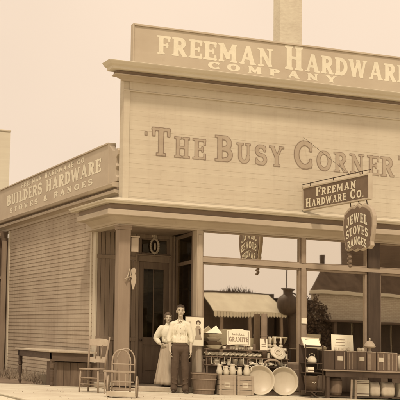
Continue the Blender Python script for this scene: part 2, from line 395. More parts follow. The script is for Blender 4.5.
# upper false front: lapped boards
def lap(x0, x1, z0, z1, pitch, ybase, lip, axis='x', xb=0):
    m = MB(); n = int(round((z1 - z0) / pitch)); p = (z1 - z0) / n; prof = []
    for i in range(n):
        z = z0 + i * p; wob = random.uniform(-.0015, .0015)
        prof += [(lip + wob, z + .0), (lip + wob, z + .004), (.001, z + p - .0005)]
    vs = []; fs = []; k = len(prof)
    for o, z in prof: vs.append((x0, ybase - o, z) if axis == 'x' else (xb - o, x0, z))
    for o, z in prof: vs.append((x1, ybase - o, z) if axis == 'x' else (xb - o, x1, z))
    fs = [(i, i + 1, k + i + 1, k + i) for i in range(k - 1)]
    return m.add(vs, fs)
XR = 13.0
wall = MB().box(-.10, XR, .02, .26, 3.84, 6.7).box(.12, XR, .02, .22, 6.7, 7.2).build('wall', PAINT, store)
lap(.03, XR, 3.9, 6.2, .098, .02, .0022).build('boarding', PAINT, store)
b = MB().box(-.10, .03, -.012, .02, 3.9, 6.2).box(-.10, XR, -.016, .02, 6.2, 6.228)
b.box(.03, XR, -.006, .019, 6.23, 6.44)
b.build('frieze', PAINT, store, bevel=.004)
# main cornice
def cornice(prof, name, mt, x, y1, my=.0, y0=0):
    m = MB().prism_x(prof, x, XR, 1, 0).prism_y(prof, x, y0, y1, 1, my); return m.build(name, mt, store, bevel=.003)
cornice([(.0, 6.40), (.05, 6.40), (.07, 6.44), (.16, 6.47), (.26, 6.48), (.26, 6.50), (.0, 6.50)], 'cornice_bed', TRIM, -.10, .04)
cornice([(.0, 6.502), (.22, 6.502), (.22, 6.57), (.0, 6.57)], 'cornice_band', BANDSHADE, -.10, .04)
cornice([(.0, 6.572), (.33, 6.572), (.36, 6.58), (.37, 6.63), (.42, 6.66), (.46, 6.71), (.47, 6.73), (.44, 6.74), (.0, 6.78)], 'cornice', TRIML, -.10, .04)
# sign board on top
m = MB().box(.10, XR, -.02, .12, 6.80, 7.60).box(.10, XR, -.05, .14, 7.60, 7.64).box(.07, .10, -.04, .13, 6.80, 7.64)
sb = m.build('sign_board', SIGNP, store, bevel=.006)
m = MB().box(.30, 6.8, .16, .24, 6.7, 7.4); m.build('brace', TRIM, store)
m = MB()
text(m, 'FREEMAN', .60, 3.33, 7.055, .40, front(-.0225), .21)
text(m, 'HARDWARE', 3.54, 6.62, 7.055, [.53] + [.40] * 7, lambda u, v: (u, -.0225, v), .21)
text(m, 'COMPANY', 1.76, 4.98, 6.875, .15, front(-.0225), .24, gap=.42)
m.build('lettering', LETF, store)
hs = [.60] + [.44] * 2 + [.3] + [.56] + [.44] * 3 + [.3] + [.62] + [.44] * 5
for nm, grow, y, mt in (('letter_outline', .012, .0135, LETD), ('letter_face', -.018, .0115, LETM)):
    m = MB()
    def pl(u, v, y=y): return (u, y, v - .0)
    text(m, 'THE BUSY CORNER', .52, 6.30, 4.90, hs, pl, .18, grow, 30, gap=.1)
    text(m, '<', .36, .47, 4.95, .44, pl, .2, grow); text(m, '<', 6.36, 6.47, 4.95, .44, pl, .2, grow)
    for i, v in enumerate(m.v): m.v[i] = (v[0], v[1], v[2])
    m.build(nm, mt, store)
# storefront cornice wrapping the corner
cornice([(.0, 3.43), (.03, 3.43), (.05, 3.47), (.12, 3.52), (.17, 3.56), (.31, 3.565), (.33, 3.575), (.33, 3.675), (.30, 3.69), (.0, 3.69)], 'storefront_cornice', TRIM, -.17, 1.95, .35)
cornice([(.0, 3.692), (.26, 3.692), (.26, 3.80), (.0, 3.80)], 'storefront_cornice_band', BANDSHADE, -.17, 2.1, .2)
cornice([(.0, 3.802), (.37, 3.802), (.38, 3.825), (.41, 3.84), (.42, 3.87), (.39, 3.88), (.0, 3.96)], 'storefront_cornice_cap', TRIML, -.17, 2.3, .35)
MB().box(-.17, XR, .001, .30, 3.40, 3.83).box(-.17, .10, .301, 2.5, 3.40, 3.83).build('lintel', TRIM, store)
# corner column
m = MB().box(-.15, .10, .01, .26, .10, 3.30).box(-.165, .115, -.005, .275, 0, .10).box(-.165, .115, -.005, .275, 3.30, 3.36).box(-.175, .125, -.015, .285, 3.36, 3.399)
m.build('column', COLP, store, bevel=.008)
# recess: floor, ceiling, back wall, boarded
MB().box(-.14, 1.62, .02, 2.2, .0, .10).build('step', mat('step_wood', .5, .12, (8, 1, 8), 7, .3, .7), store, bevel=.01)
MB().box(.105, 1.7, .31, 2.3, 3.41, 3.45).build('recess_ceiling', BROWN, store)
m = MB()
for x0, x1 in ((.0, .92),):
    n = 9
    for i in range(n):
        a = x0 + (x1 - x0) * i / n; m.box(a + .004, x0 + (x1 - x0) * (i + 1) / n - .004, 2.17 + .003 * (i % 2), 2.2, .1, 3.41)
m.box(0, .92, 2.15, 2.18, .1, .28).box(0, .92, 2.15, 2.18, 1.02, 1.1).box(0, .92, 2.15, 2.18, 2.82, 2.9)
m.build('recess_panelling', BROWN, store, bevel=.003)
# side wall
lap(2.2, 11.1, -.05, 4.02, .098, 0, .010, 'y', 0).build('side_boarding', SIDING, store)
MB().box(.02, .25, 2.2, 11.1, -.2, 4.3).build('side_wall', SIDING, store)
for a, b, c, d in ((-.03, 2.16, 2.36, 3.40), (-.026, 2.50, 2.60, 3.42), (-.03, 10.95, 11.12, 3.97)): MB().box(a, .02, b, c, -.1, d).build('corner_board', mat('corner_board_paint', .55, .1, (8, 8, 1), 7, .2, .75, spots=.2), store, bevel=.005)
MB().box(-.035, .02, 2.2, 11.1, -.2, -.05).build('foundation', DARK, store)
MB().prism_y([(0, 4.155), (.12, 4.155), (.12, 4.205), (0, 4.205)], 0, .30, 15.5).build('side_cornice_band', BANDSHADE, store)
m = MB().prism_y([(0, 3.98), (.04, 3.98), (.05, 4.04), (.12, 4.08), (.18, 4.09), (.19, 4.15), (0, 4.15)], 0, .3, 15.5).prism_y([(0, 4.21), (.20, 4.21), (.22, 4.22), (.25, 4.27), (.25, 4.285), (.22, 4.295), (0, 4.33)], 0, .30, 15.5); m.box(.001, .24, .3, 15.5, 3.98, 4.33)
m.build('side_cornice', TRIM, store, bevel=.003)
m = MB().box(-.12, .0, .95, 15.5, 4.331, 5.19).box(-.15, .03, .95, 15.5, 5.19, 5.225).box(-.14, .02, .90, .95, 4.33, 5.2)
m.build('side_sign_board', SIGNS, store, bevel=.004)
# scrolled end piece of the side parapet
ol = [(.0, 4.33), (.58, 4.33), (.60, 4.42), (.50, 4.47), (.50, 4.60), (.56, 4.66), (.50, 4.72), (.52, 4.84), (.64, 4.90), (.66, 4.98), (.58, 5.03), (.42, 5.00), (.26, 5.02), (.12, 5.10), (.0, 5.16)]
Mx = T(-.13, .9, 0) @ RZ(-PI / 2)
MB().poly(ol, .12, Mx).build('parapet_end_scroll', SIGNS, store, bevel=.01)
def sidep(u, v): return (-.124, -u, v)
m = MB()
text(m, 'BUILDERS HARDWARE', -11.0, -1.5, 4.66, .30, sidep, .2, 0, 20)
text(m, 'FREEMAN HARDWARE CO.', -9.2, -2.6, 5.02, .12, sidep, .2, 0, 14, gap=.3)
text(m, 'STOVES & RANGES', -10.6, -2.0, 4.44, .14, sidep, .2, 0, 14, gap=.3)
m.build('side_lettering', LETF, store)
# roof behind the parapets, rear and far side walls
MB().box(.03, XR, .27, 15, 4.34, 4.42).build('roof', mat('tar_roof', .15, .2), store)
MB().box(.26, XR, 11.1, 11.3, -.5, 4.33).box(XR - .1, XR, .3, 11.1, -.5, 4.33).build('rear_wall', SIDING, store)
# door
dr = MB()
dx0, dx1, dz0, dz1 = .98, 1.70, .10, 2.80
dr.box(dx0, dx0 + .12, 2.165, 2.205, dz0, dz1).box(dx1 - .12, dx1, 2.165, 2.205, dz0, dz1).box(dx0 + .12, dx1 - .12, 2.165, 2.205, dz0, dz0 + .22).box(dx0 + .12, dx1 - .12, 2.165, 2.205, .95, 1.12).box(dx0 + .12, dx1 - .12, 2.165, 2.205, dz1 - .16, dz1)
dr.box(dx0 + .12, dx1 - .12, 2.185, 2.2, dz0 + .22, .95)
dr.box(dx0 + .17, dx1 - .17, 2.172, 2.186, dz0 + .28, .90)
dr.box(dx0 + .35, dx1 - .35, 2.17, 2.19, 1.12, dz1 - .16)
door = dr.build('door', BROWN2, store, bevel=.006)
MB().add([(dx0 + .12, 2.195, 1.12), (dx1 - .12, 2.195, 1.12), (dx1 - .12, 2.195, dz1 - .16), (dx0 + .12, 2.195, dz1 - .16)], [(0, 1, 2, 3)]).build('pane', DGLASS, door)
MB().ell((dx0 + .06, 2.13, 1.05), (.028, .03, .028)).cap((dx0 + .06, 2.13, 1.05), (dx0 + .06, 2.165, 1.05), .01, .012).build('door_knob', IRON, door, smooth=True)
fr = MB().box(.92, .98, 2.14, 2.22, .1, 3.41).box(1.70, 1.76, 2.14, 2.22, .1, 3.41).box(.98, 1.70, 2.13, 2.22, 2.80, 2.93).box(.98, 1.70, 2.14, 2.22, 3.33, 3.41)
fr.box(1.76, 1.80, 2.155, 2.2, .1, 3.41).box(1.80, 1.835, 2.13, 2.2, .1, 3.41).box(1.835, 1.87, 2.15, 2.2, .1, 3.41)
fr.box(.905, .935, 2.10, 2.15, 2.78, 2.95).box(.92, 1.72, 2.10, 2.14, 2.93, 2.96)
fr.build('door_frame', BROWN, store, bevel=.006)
tw = MB().box(.98, 1.04, 2.15, 2.2, 2.95, 3.33).box(1.64, 1.70, 2.15, 2.2, 2.95, 3.33).box(1.04, 1.64, 2.15, 2.2, 2.96, 3.0).box(1.04, 1.64, 2.15, 2.2, 3.29, 3.33).build('transom_window', BROWN2, store, bevel=.004)
MB().add([(1.04, 2.19, 3.0), (1.64, 2.19, 3.0), (1.64, 2.19, 3.29), (1.04, 2.19, 3.29)], [(0, 1, 2, 3)]).build('pane', DGLASS, tw)
# pale garland painted in the transom: ring with leaves and a pale numeral-like oval in it
m = MB()
pts = [(1.34 + .085 * math.cos(t), 2.14, 3.16 + .15 * math.sin(t)) for t in [2 * PI * i / 24 for i in range(24)]]
m.tube(pts, .016, 6, closed=True)
for i in range(20):
    t = 2 * PI * i / 20; m.ell((1.34 + .1 * math.cos(t), 2.13, 3.16 + .165 * math.sin(t)), (.022, .01, .03), 8, 5)
m.ell((1.35, 2.14, 3.15), (.03, .012, .085), 10, 8)
for i in range(7): m.ell((1.34 + .045 * math.sin(i * 2.1), 2.14, 3.36 + .008 * i), (.028, .01, .02), 8, 5)
m.build('transom_ornament', mat('plaster_ornament', .45, .15, (9, 9, 9), 5, .1, .7), store, smooth=True)
# interior shell
MB().box(.3, XR - .12, .45, 6.5, .05, .1).build('shop_floor', DARK2, store)
MB().box(.26, XR - .12, 4.6, 4.7, .05, 3.9).build('shop_back_wall', DARK2, store)
MB().box(.26, XR - .12, .45, 6.5, 3.5, 3.55).build('shop_ceiling', DARK2, store)
m = MB()
for k in range(5):
    z = .5 + k * .6; m.box(2.0, 12, 4.2, 4.59, z, z + .04)
for k in range(12): m.box(2.0 + k * .9, 2.04 + k * .9, 4.2, 4.59, .1, 3.2)
m.build('shop_shelf', STAND, store)
# shop windows: bays divided by mullions
FY = .06; GY = .12
def window(x0, x1, z0, z1, fw=.045, name='window', pm=None):
    m = MB().box(x0, x0 + fw, FY, FY + .12, z0, z1).box(x1 - fw, x1, FY, FY + .12, z0, z1).box(x0 + fw, x1 - fw, FY, FY + .12, z0, z0 + fw).box(x0 + fw, x1 - fw, FY, FY + .12, z1 - fw, z1)
    o = m.build(name, FRAME, store, bevel=.006)
    MB().add([(x0 + fw, GY, z0 + fw), (x1 - fw, GY, z0 + fw), (x1 - fw, GY, z1 - fw), (x0 + fw, GY, z1 - fw)], [(0, 1, 2, 3)]).build('pane', GLASS, o)
bays = [(1.70, 3.985), (4.09, 5.60), (5.90, 8.2), (8.3, 10.2), (10.3, 12.9)]
for x0, x1 in bays:
    window(x0, x1, .66, 2.735); window(x0, x1, 2.835, 3.40, .03, 'transom_window')
MB().box(1.66, XR - .05, .02, .2, 2.735, 2.835).build('transom_bar', mat('bar_paint', .36, .1, (1, 6, 6), 6, .2, .6), store, bevel=.006)
m = MB().box(1.56, 1.70, .0, .25, .0, 3.399).box(1.585, 1.675, -.02, 0, .1, 3.3); m.build('jamb', mat('jamb_paint', .42, .1, (9, 9, 1), 6, .2, .6), store, bevel=.008)
for x0, x1 in ((3.985, 4.09), (8.2, 8.3), (10.2, 10.3)):
    MB().box(x0, x1, .0, .21, .02, 2.733).box(x0 + .005, x1 - .005, .01, .2, 2.836, 3.399).build('mullion', FRAME, store, bevel=.008)
MB().box(5.60, 5.90, -.01, .25, .0, 2.733).box(5.605, 5.895, 0, .24, 2.836, 3.399).build('pier', DARK, store, bevel=.008)
m = MB().box(1.70, XR - .05, .04, .2, .0, .66)
for k in range(12): m.box(1.8 + k * .92, 2.6 + k * .92, .02, .04, .1, .56)
m.build('stall_riser', BROWN2, store, bevel=.006)
# side return window of the entrance
m = MB().box(1.845, 1.895, 2.02, 2.13, .1, 3.40).box(1.57, 1.68, .26, .36, .1, 3.40)
P0 = Vector((1.86, 2.05, 0)); P1 = Vector((1.63, .34, 0)); dd = (P1 - P0); ang = math.atan2(dd.y, dd.x); Lr = dd.length
Mr = T(P0.x, P0.y, 0) @ RZ(ang)
for z0, z1 in ((.1, .62), (2.72, 2.80), (3.32, 3.40)): m.box(.03, Lr - .03, -.02, .02, z0, z1, Mr)
rw = m.build('return_window', BROWN2, store, bevel=.004)
pv = [Mr @ Vector(p) for p in ((.02, 0, .62), (Lr - .02, 0, .62), (Lr - .02, 0, 2.72), (.02, 0, 2.72))]
MB().add(pv, [(0, 1, 2, 3)]).build('pane', DGLASS, rw)
pv = [Mr @ Vector(p) for p in ((.02, 0, 2.80), (Lr - .02, 0, 2.80), (Lr - .02, 0, 3.32), (.02, 0, 3.32))]
MB().add(pv, [(0, 1, 2, 3)]).build('pane', DGLASS, rw)
# wall lamp box and hanging scroll sign on the column
t = thing('wall_lantern', 'small pale box lantern fixed high on the entrance side of the corner column', 'lantern', (.10, .14, 3.02))
MB().box(.03, .19, -.08, .08, -.16, .14).build('body', mat('lantern_paint', .40, .1), t, bevel=.01)
MB().box(.01, .21, -.1, .1, .14, .17).build('cap', mat('lantern_cap', .42, .1), t, bevel=.01)
MB().box(.0, .03, -.03, .03, -.06, .06).build('bracket', IRON, t)
t = thing('hanging_ornament', 'pale cut-out scroll ornament hanging by the upper corner column', 'ornament', (.13, -.04, 2.06))
t.scale = (.85, .85, .85)
m = MB()
pts = [(-.10 + .02 * i, 0, .40 + .12 * math.sin(i * .9) * (1 - i * .06)) for i in range(10)]
m.tube([(-.16, 0, .22), (-.11, 0, .36), (-.06, 0, .52), (-.03, 0, .50), (-.04, 0, .36), (-.02, 0, .30)], .013, 6)
m.tube([(-.2, 0, .26), (-.12, 0, .30), (-.03, 0, .33), (.05, 0, .38)], .012, 6)
m.build('scroll', mat('ornament_pale', .45), t, smooth=True)
ol = [(-.02, .5), (.04, .56), (.09, .50), (.07, .40), (.10, .32), (.09, .2), (.05, .06), (.02, .0), (-.01, .08), (-.03, .2), (-.01, .34)]
MB().poly(ol, .02, T(0, -.01, 0)).build('tail', mat('ornament_pale', .45, .1), t, bevel=.006)
MB().tube([(.03, 0, .55), (.02, 0, .72), (-.04, .05, .74)], .006, 6).build('hook', IRON, t)

# ------------------------------------------------------------ projecting signs
SX = 4.0
t = thing('hanging_sign', 'long dark board sign with pale letters projecting over the sidewalk on an iron bracket', 'sign', (SX, 0, 0))
MB().box(-.03, .03, -3.10, -.10, 3.995, 4.445).build('board', SIGNB, t, bevel=.004)
m = MB().box(-.045, .045, -3.12, -.08, 4.445, 4.48).box(-.045, .045, -3.12, -.08, 3.965, 3.995).box(-.045, .045, -3.135, -3.10, 3.965, 4.48).box(-.045, .045, -.10, -.07, 3.965, 4.48)
m.build('frame', mat('sign_rim', .5, .12), t, bevel=.005)
m = MB()
def sg(u, v): return (-.034, -u, v)
# seen from the left, the lettering runs from the wall outwards
def sgn(txt, a, b, z, hs, th=.2, gap=.1):
    text(m, txt, a, b, z, hs, sg, th, 0, 22, gap)
sgn('FREEMAN', .72, 2.62, 4.235, [.19] + [.15] * 6)
sgn('HARDWARE CO.', .22, 2.95, 4.03, [.19] + [.15] * 8 + [.19, .15, .15])
m.build('lettering', LETW, t)
m = MB().tube([(0, -.0, 4.55), (0, -3.15, 4.55)], .009, 8).tube([(0, 0, 5.6), (0, -2.2, 4.56)], .004, 6)
for y in (-.4, -1.5, -2.8): m.tube([(0, y, 4.47), (0, y, 4.56)], .01, 6)
m.build('bracket', IRON, t, smooth=True)
t = thing('shield_sign', 'scalloped shield sign reading Jewel Stoves Ranges hanging below the long board sign', 'sign', (SX, 0, 0))
def shield(k):
    cy = -2.66; P = [(-.62, .0), (-.66, .18), (-.66, .36), (-.58, .50), (-.42, .58), (-.25, .63), (-.12, .60), (0, .66), (.12, .60), (.25, .63), (.42, .58), (.58, .50), (.66, .36), (.66, .18), (.62, 0), (.56, -.14), (.58, -.22), (.48, -.28), (.30, -.26), (.15, -.30), (0, -.27), (-.15, -.30), (-.30, -.26), (-.48, -.28), (-.58, -.22), (-.56, -.14)]
    return [(cy * 1 + a * k, 3.27 + b * k) for a, b in P]
def spoly(k, x, d):
    o = shield(k); m = MB(); n = len(o)
    m.add([(x, a, b) for a, b in o] + [(x + d, a, b) for a, b in o], [tuple(range(n)), tuple(range(2 * n - 1, n - 1, -1))] + [(i, n + i, n + (i + 1) % n, (i + 1) % n) for i in range(n)]); return m
spoly(1.0, -.04, .08).build('rim', mat('shield_rim', .42, .12), t, bevel=.02)
def ring(k0, k1, x0, x1):
    a = shield(k0); b = shield(k1); n = len(a)
    return MB().add([(x0, p, q) for p, q in a] + [(x1, p, q) for p, q in b], [(i, (i + 1) % n, n + (i + 1) % n, n + i) for i in range(n)])
spoly(.90, -.052, .104).build('face', mat('shield_face', .17, .15), t, bevel=.006)
m = MB()
def sh(txt, a, b, z, h): text(m, txt, 2.66 + a, 2.66 + b, z, h, lambda u, v: (-.056, -u, v), .2, 0, 20, .1, arcf=lambda q: .10 * math.sin(q * PI))
sh('JEWEL', -.46, .46, 3.44, .19); sh('STOVES', -.48, .48, 3.21, .17); sh('RANGES', -.42, .42, 3.0, .16)
m.build('lettering', LETW, t)
for a, z in ((-2.66, 3.9), (-2.3, 3.85), (-3.0, 3.85)): MB().tube([(0, a, z), (0, a + .03, 3.965)], .011, 6).build('hook', IRON, t)
t2 = MB()
for i in range(9): t2.ell((.0 + .01 * math.sin(i * 2), -2.20 - .035 * (i % 3), 2.93 - .03 * i), (.03, .07, .03), 10, 6)
t2.build('tassel', mat('tassel_metal', .22, .3), t, smooth=True)

# ------------------------------------------------------------ neighbours
t = thing('wooden_shed', 'dark weathered board shed adjoining the far end of the clapboard side wall', 'shed', (0, 11.2, 0))
m = MB()
n = 12
for i in range(n):
    a = -2.6 + 2.6 * i / n; m.box(a + .004, a + 2.6 / n - .006, .004 * (i % 2), .08, -.2, 3.78)
m.box(-2.6, -.01, .09, .2, -.2, 3.975)
for i in range(16): m.box(-2.68, -2.6, .08 + i * .3, .37 + i * .3, -.2, 3.78)
m.build('wall', mat('old_boards', .15, .25, (12, 12, .8), 7, .5, .8), t)
MB().box(-2.8, -.27, -.2, 5, 3.8, 3.9).box(-2.6, -.27, -.06, .0, 3.55, 3.78).build('roof', BROWN, t, bevel=.01)
m = MB().box(-.62, -.50, -.05, .0, .2, 3.5).box(-.2, -.06, -.06, 0, -.1, 3.7).box(-.5, -.2, -.04, 0, 1.2, 1.28).box(-.5, -.2, -.04, 0, 2.6, 2.68)
m.build('post', BROWN, t, bevel=.006)
t = thing('pale_building', 'tall haze-paled building rising behind the side parapet of the store', 'building', (0, 21, 0))
FAR = mat('far_wall_hazed', .66, .06, (.6, .6, 9), 5, .2, .8)  # wall colour lightened to carry the haze of distance
MB().box(-4, 2.12, 0, 8, -.5, 8.35).build('wall', FAR, t)
MB().box(-4.04, 2.15, -.03, 8.1, 8.35, 8.42).build('cornice', TRIML, t, bevel=.02)
t = thing('chimney', 'broad haze-paled chimney stack rising behind the false front', 'chimney', (9.95, 14, 4.3))
MB().box(-.40, .40, -.3, .3, -.2, 10.4).build('stack', mat('hazed_chimney_brick', .66, .12, (6, 6, 18), 6, .2, .85), t, bevel=.02)  # haze is put into the pale colour of stack and cap
MB().box(-.55, .55, -.47, .47, 10.4, 10.7).build('cap', mat('hazed_chimney_cap', .6, .07), t, bevel=.02)

# ------------------------------------------------------------ across the street (seen in the glass)
OY = -33.76
t = thing('awning_shop', 'low shop across the street with a pale scalloped awning, seen mirrored in the window glass', 'shop', (16.4, OY, 0))
MB().box(-2.4, 1.9, -4, 0, -.3, 3.55).build('wall', DARK, t)
m = MB(); nn = 24
vs = [(-1.85 + .0, .0, 3.45), (1.6, 0, 3.5), (1.95, 1.5, 2.62), (-1.85, 1.5, 2.55)]
top = []
m.add(vs + [(x, y, z - .03) for x, y, z in vs], [(0, 1, 2, 3), (7, 6, 5, 4), (0, 3, 7, 4), (1, 5, 6, 2)])
for i in range(nn):
    x0 = -1.85 + 3.8 * i / nn; x1 = -1.85 + 3.8 * (i + .92) / nn; za = 2.55 + .07 * i / nn
    m.add([(x0, 1.51, za + .02), (x1, 1.51, za + .02), (x1, 1.51, za - .2), ((x0 + x1) / 2, 1.51, za - .27), (x0, 1.51, za - .2)], [(0, 1, 2, 3, 4)])
m.build('awning', mat('awning_cloth', .66, .08, (3, 1, 3), 6, .3, .9), t)
m = MB()
for x in (-1.5, 0, 1.6): m.box(x, x + .12, 1.35, 1.47, -.3, 2.5)
m.build('post', BROWN, t)
t = thing('spiky_shrub', 'ragged dark spiky shrubs showing above the awning shop roof in the reflection', 'shrub', (16.2, OY - 2, 3.5))
m = MB()
for k in range(420):
    x = random.uniform(-2.2, 2.0); h = (.12 + .35 * math.exp(-((x - .9) / .7) ** 2)) * random.uniform(.4, 1.2); a = random.uniform(-.5, .5); y = random.uniform(-.4, .4); wd = random.uniform(.012, .03)
    m.add([(x - wd, y, -.02), (x + wd, y + .03, -.02), (x + a * h, y, h)], [(0, 1, 2)])
m.build('foliage', mat('shrub_leaf', .10, .3, (5, 5, 5), 4, 0, .8), t)
t = thing('kettle_sign', 'dark round kettle trade sign on a post, mirrored in the glass beside the awning', 'trade sign', (18.72, OY + 1.4, -.2))
MB().lathe([(.26, 0), (.28, .3), (.25, .6), (.25, 3.1), (.30, 3.2), (.0, 3.3)], n=20).build('post', DARK, t, smooth=True)
MB().lathe([(0, 0), (.22, .03), (.42, .18), (.54, .42), (.56, .62), (.48, .84), (.30, .98), (.25, 1.05), (.25, 1.2), (.36, 1.26), (.36, 1.31), (.2, 1.34), (0, 1.35)], -.38, .18, 2.68, 30).build('kettle', DARK, t, smooth=True)
MB().tube([(-.44, .18, 4.0), (-.43, .18, 4.5), (-.38, .18, 5.3)], .03, 6).tube([(-.1, .18, 3.2), (.14, .18, 3.5), (.06, .18, 3.72), (-.1, .18, 3.78)], .04, 6).build('rod', IRON, t)
t = thing('dark_store', 'dark narrow gap building between the awning shop and the brick building, seen in the reflection', 'building', (19.4, OY - .3, 0))
MB().box(-.95, .85, -1.2, .6, -.3, 3.30).build('wall', DARK, t)
MB().box(-1.0, .85, -1.25, .65, 3.30, 3.36).build('roof', IRON, t)
t = thing('brick_building', 'pale brick building with a dark roof across the street, seen mirrored in the right windows', 'building', (20.3, OY, 0))
# brick wall
bm_ = bpy.data.materials.new('pale_brick'); bm_.use_nodes = True
nt = bm_.node_tree; bt = nt.nodes.new('ShaderNodeTexBrick'); bt.inputs['Scale'].default_value = 1.0
bt.inputs['Color1'].default_value = tone(.46); bt.inputs['Color2'].default_value = tone(.54); bt.inputs['Mortar'].default_value = tone(.38)
bt.inputs['Brick Width'].default_value = .23; bt.inputs['Row Height'].default_value = .078; bt.inputs['Mortar Size'].default_value = .010
tcx = nt.nodes.new('ShaderNodeTexCoord'); mpx = nt.nodes.new('ShaderNodeMapping'); mpx.inputs['Rotation'].default_value = (PI / 2, 0, 0)
nt.links.new(tcx.outputs['Object'], mpx.inputs[0]); nt.links.new(mpx.outputs[0], bt.inputs['Vector']); nt.links.new(bt.outputs[0], nt.nodes['Principled BSDF'].inputs['Base Color'])
nt.nodes['Principled BSDF'].inputs['Roughness'].default_value = .9
MB().add([(0, 0, -.8), (14, 0, -.8), (14, -3, -.8), (1.6, -3, -.8), (0, 0, 3.75), (14, 0, 3.75), (14, -3, 3.75), (1.6, -3, 3.75)], [(0, 1, 5, 4), (1, 2, 6, 5), (2, 3, 7, 6), (3, 0, 4, 7), (4, 5, 6, 7), (3, 2, 1, 0)]).build('wall', bm_, t)
MB().box(-.1, 14.1, 0, .14, 3.68, 3.86).build('cornice', TRIML, t, bevel=.02)
m = MB(); m.add([(-.1, .1, 3.86), (14.1, .1, 3.86), (14.1, -1.2, 5.5), (1.35, -1.2, 5.3), (14.1, -3, 3.86), (1.7, -3, 3.86)], [(0, 1, 2, 3), (5, 3, 2, 4), (0, 3, 5), (1, 4, 2), (0, 5, 4, 1)])
rf = m.build('roof', mat('dark_shingle', .10, .25, (3, 3, 3), 7, .4, .9), t)
MB().box(1.02, 1.22, -1.1, -.9, 3.9, 5.75).build('chimney', DARK, rf)
MB().box(2.6, 14, -1.9, -1.1, 3.9, 8.6).build('upper_storey', mat('dark_siding', .12, .2, (1, 1, 12), 6, .3, .8), t)
MB().box(-.05, 14, .0, 2.4, 2.28, 2.40).build('porch_roof', DARK, t, bevel=.02)
m = MB()
for k in range(7): m.box(.2 + k * 2.2, .34 + k * 2.2, 2.1, 2.25, -.8, 2.28)
m.build('post', DARK, t)
m = MB()
for k in range(6): m.box(.1 + k * 2.2, 2.2 + k * 2.2, .005, .05, -.6, 2.27)
m.build('shop_opening', DARK, t)

t = thing('round_shrub', 'dark rounded bushy shrub before the brick building, seen in the reflection', 'shrub', (19.85, OY + 1.3, -.2))
m = MB()
for k in range(3600):
    th = random.uniform(0, 6.28); cz = random.uniform(-1, 1); q = random.uniform(.75, 1.05) * (1 + .12 * math.sin(th * 3 + cz * 4)); r = math.sqrt(1 - cz * cz) * q
    c = Vector((1.0 * r * math.cos(th), .6 * r * math.sin(th), 1.5 + 2.1 * cz * q)); a = Vector((random.gauss(0, 1), random.gauss(0, 1), random.gauss(0, 1))).normalized() * .07; b = a.orthogonal().normalized() * .045
    m.add([c - a, c + b, c + a, c - b], [(0, 1, 2, 3)])
m.build('crown', mat('shrub_leaf', .10), t)
MB().tube([(0, 0, 0), (.02, 0, 1.2)], [.07, .04], 8).build('trunk', BROWN, t)

# ------------------------------------------------------------ sidewalk furniture on the left
def leg_turned(m, x, y, z0, z1, r):
    h = z1 - z0
    m.lathe([(r * .75, 0), (r * .6, h * .08), (r * .95, h * .2), (r * .7, h * .3), (r, h * .5), (r * 1.05, h * .75), (r * .8, h * .8), (r * 1.2, h * .84), (r * 1.2, h)], x, y, z0, 12)
t = thing('long_table', 'long dark wooden table with a pale worn top standing along the clapboard side wall', 'table', (-.72, 1.6, -.09))
MB().box(-.46, .60, -.02, 3.25, .80, .845).build('table_top', TABTOP, t, bevel=.01)
m = MB().box(-.38, .50, .03, .06, .62, .80).box(-.40, -.37, .06, 3.2, .66, .80).box(.49, .52, .06, 3.2, .66, .80)
m.build('apron', TABLE, t, bevel=.004)
for x, y in ((-.36, .1), (.46, .1), (-.36, 3.1), (.46, 3.1)):
    q = MB().box(x - .04, x + .04, y - .04, y + .04, .55, .798); leg_turned(q, x, y, 0, .55, .042); q.build('leg', TABLE, t, bevel=.004)
t = thing('packing_case', 'dark plank packing case stored underneath the long table', 'crate', (-.70, 1.75, -.09))
m = MB()
for i in range(6): m.box(-.26 + .15 * i, -.115 + .15 * i, 0 + .006 * (i % 2), .02, .02, .60)
m.box(-.26, .64, .02, .9, .0, .6)
m.build('case_body', mat('case_wood', .17, .25, (14, 14, 1.5), 6, .4, .8), t, bevel=.003)
t = thing('pale_basin', 'pale enamel basin sitting in the weeds under the far end of the long table', 'basin', (-.55, 3.7, -.08))
MB().lathe([(.16, 0), (.2, .02), (.3, .24), (.32, .25), (.29, .24), (.19, .03), (0, .02)]).build('bowl', ENAM, t, smooth=True)

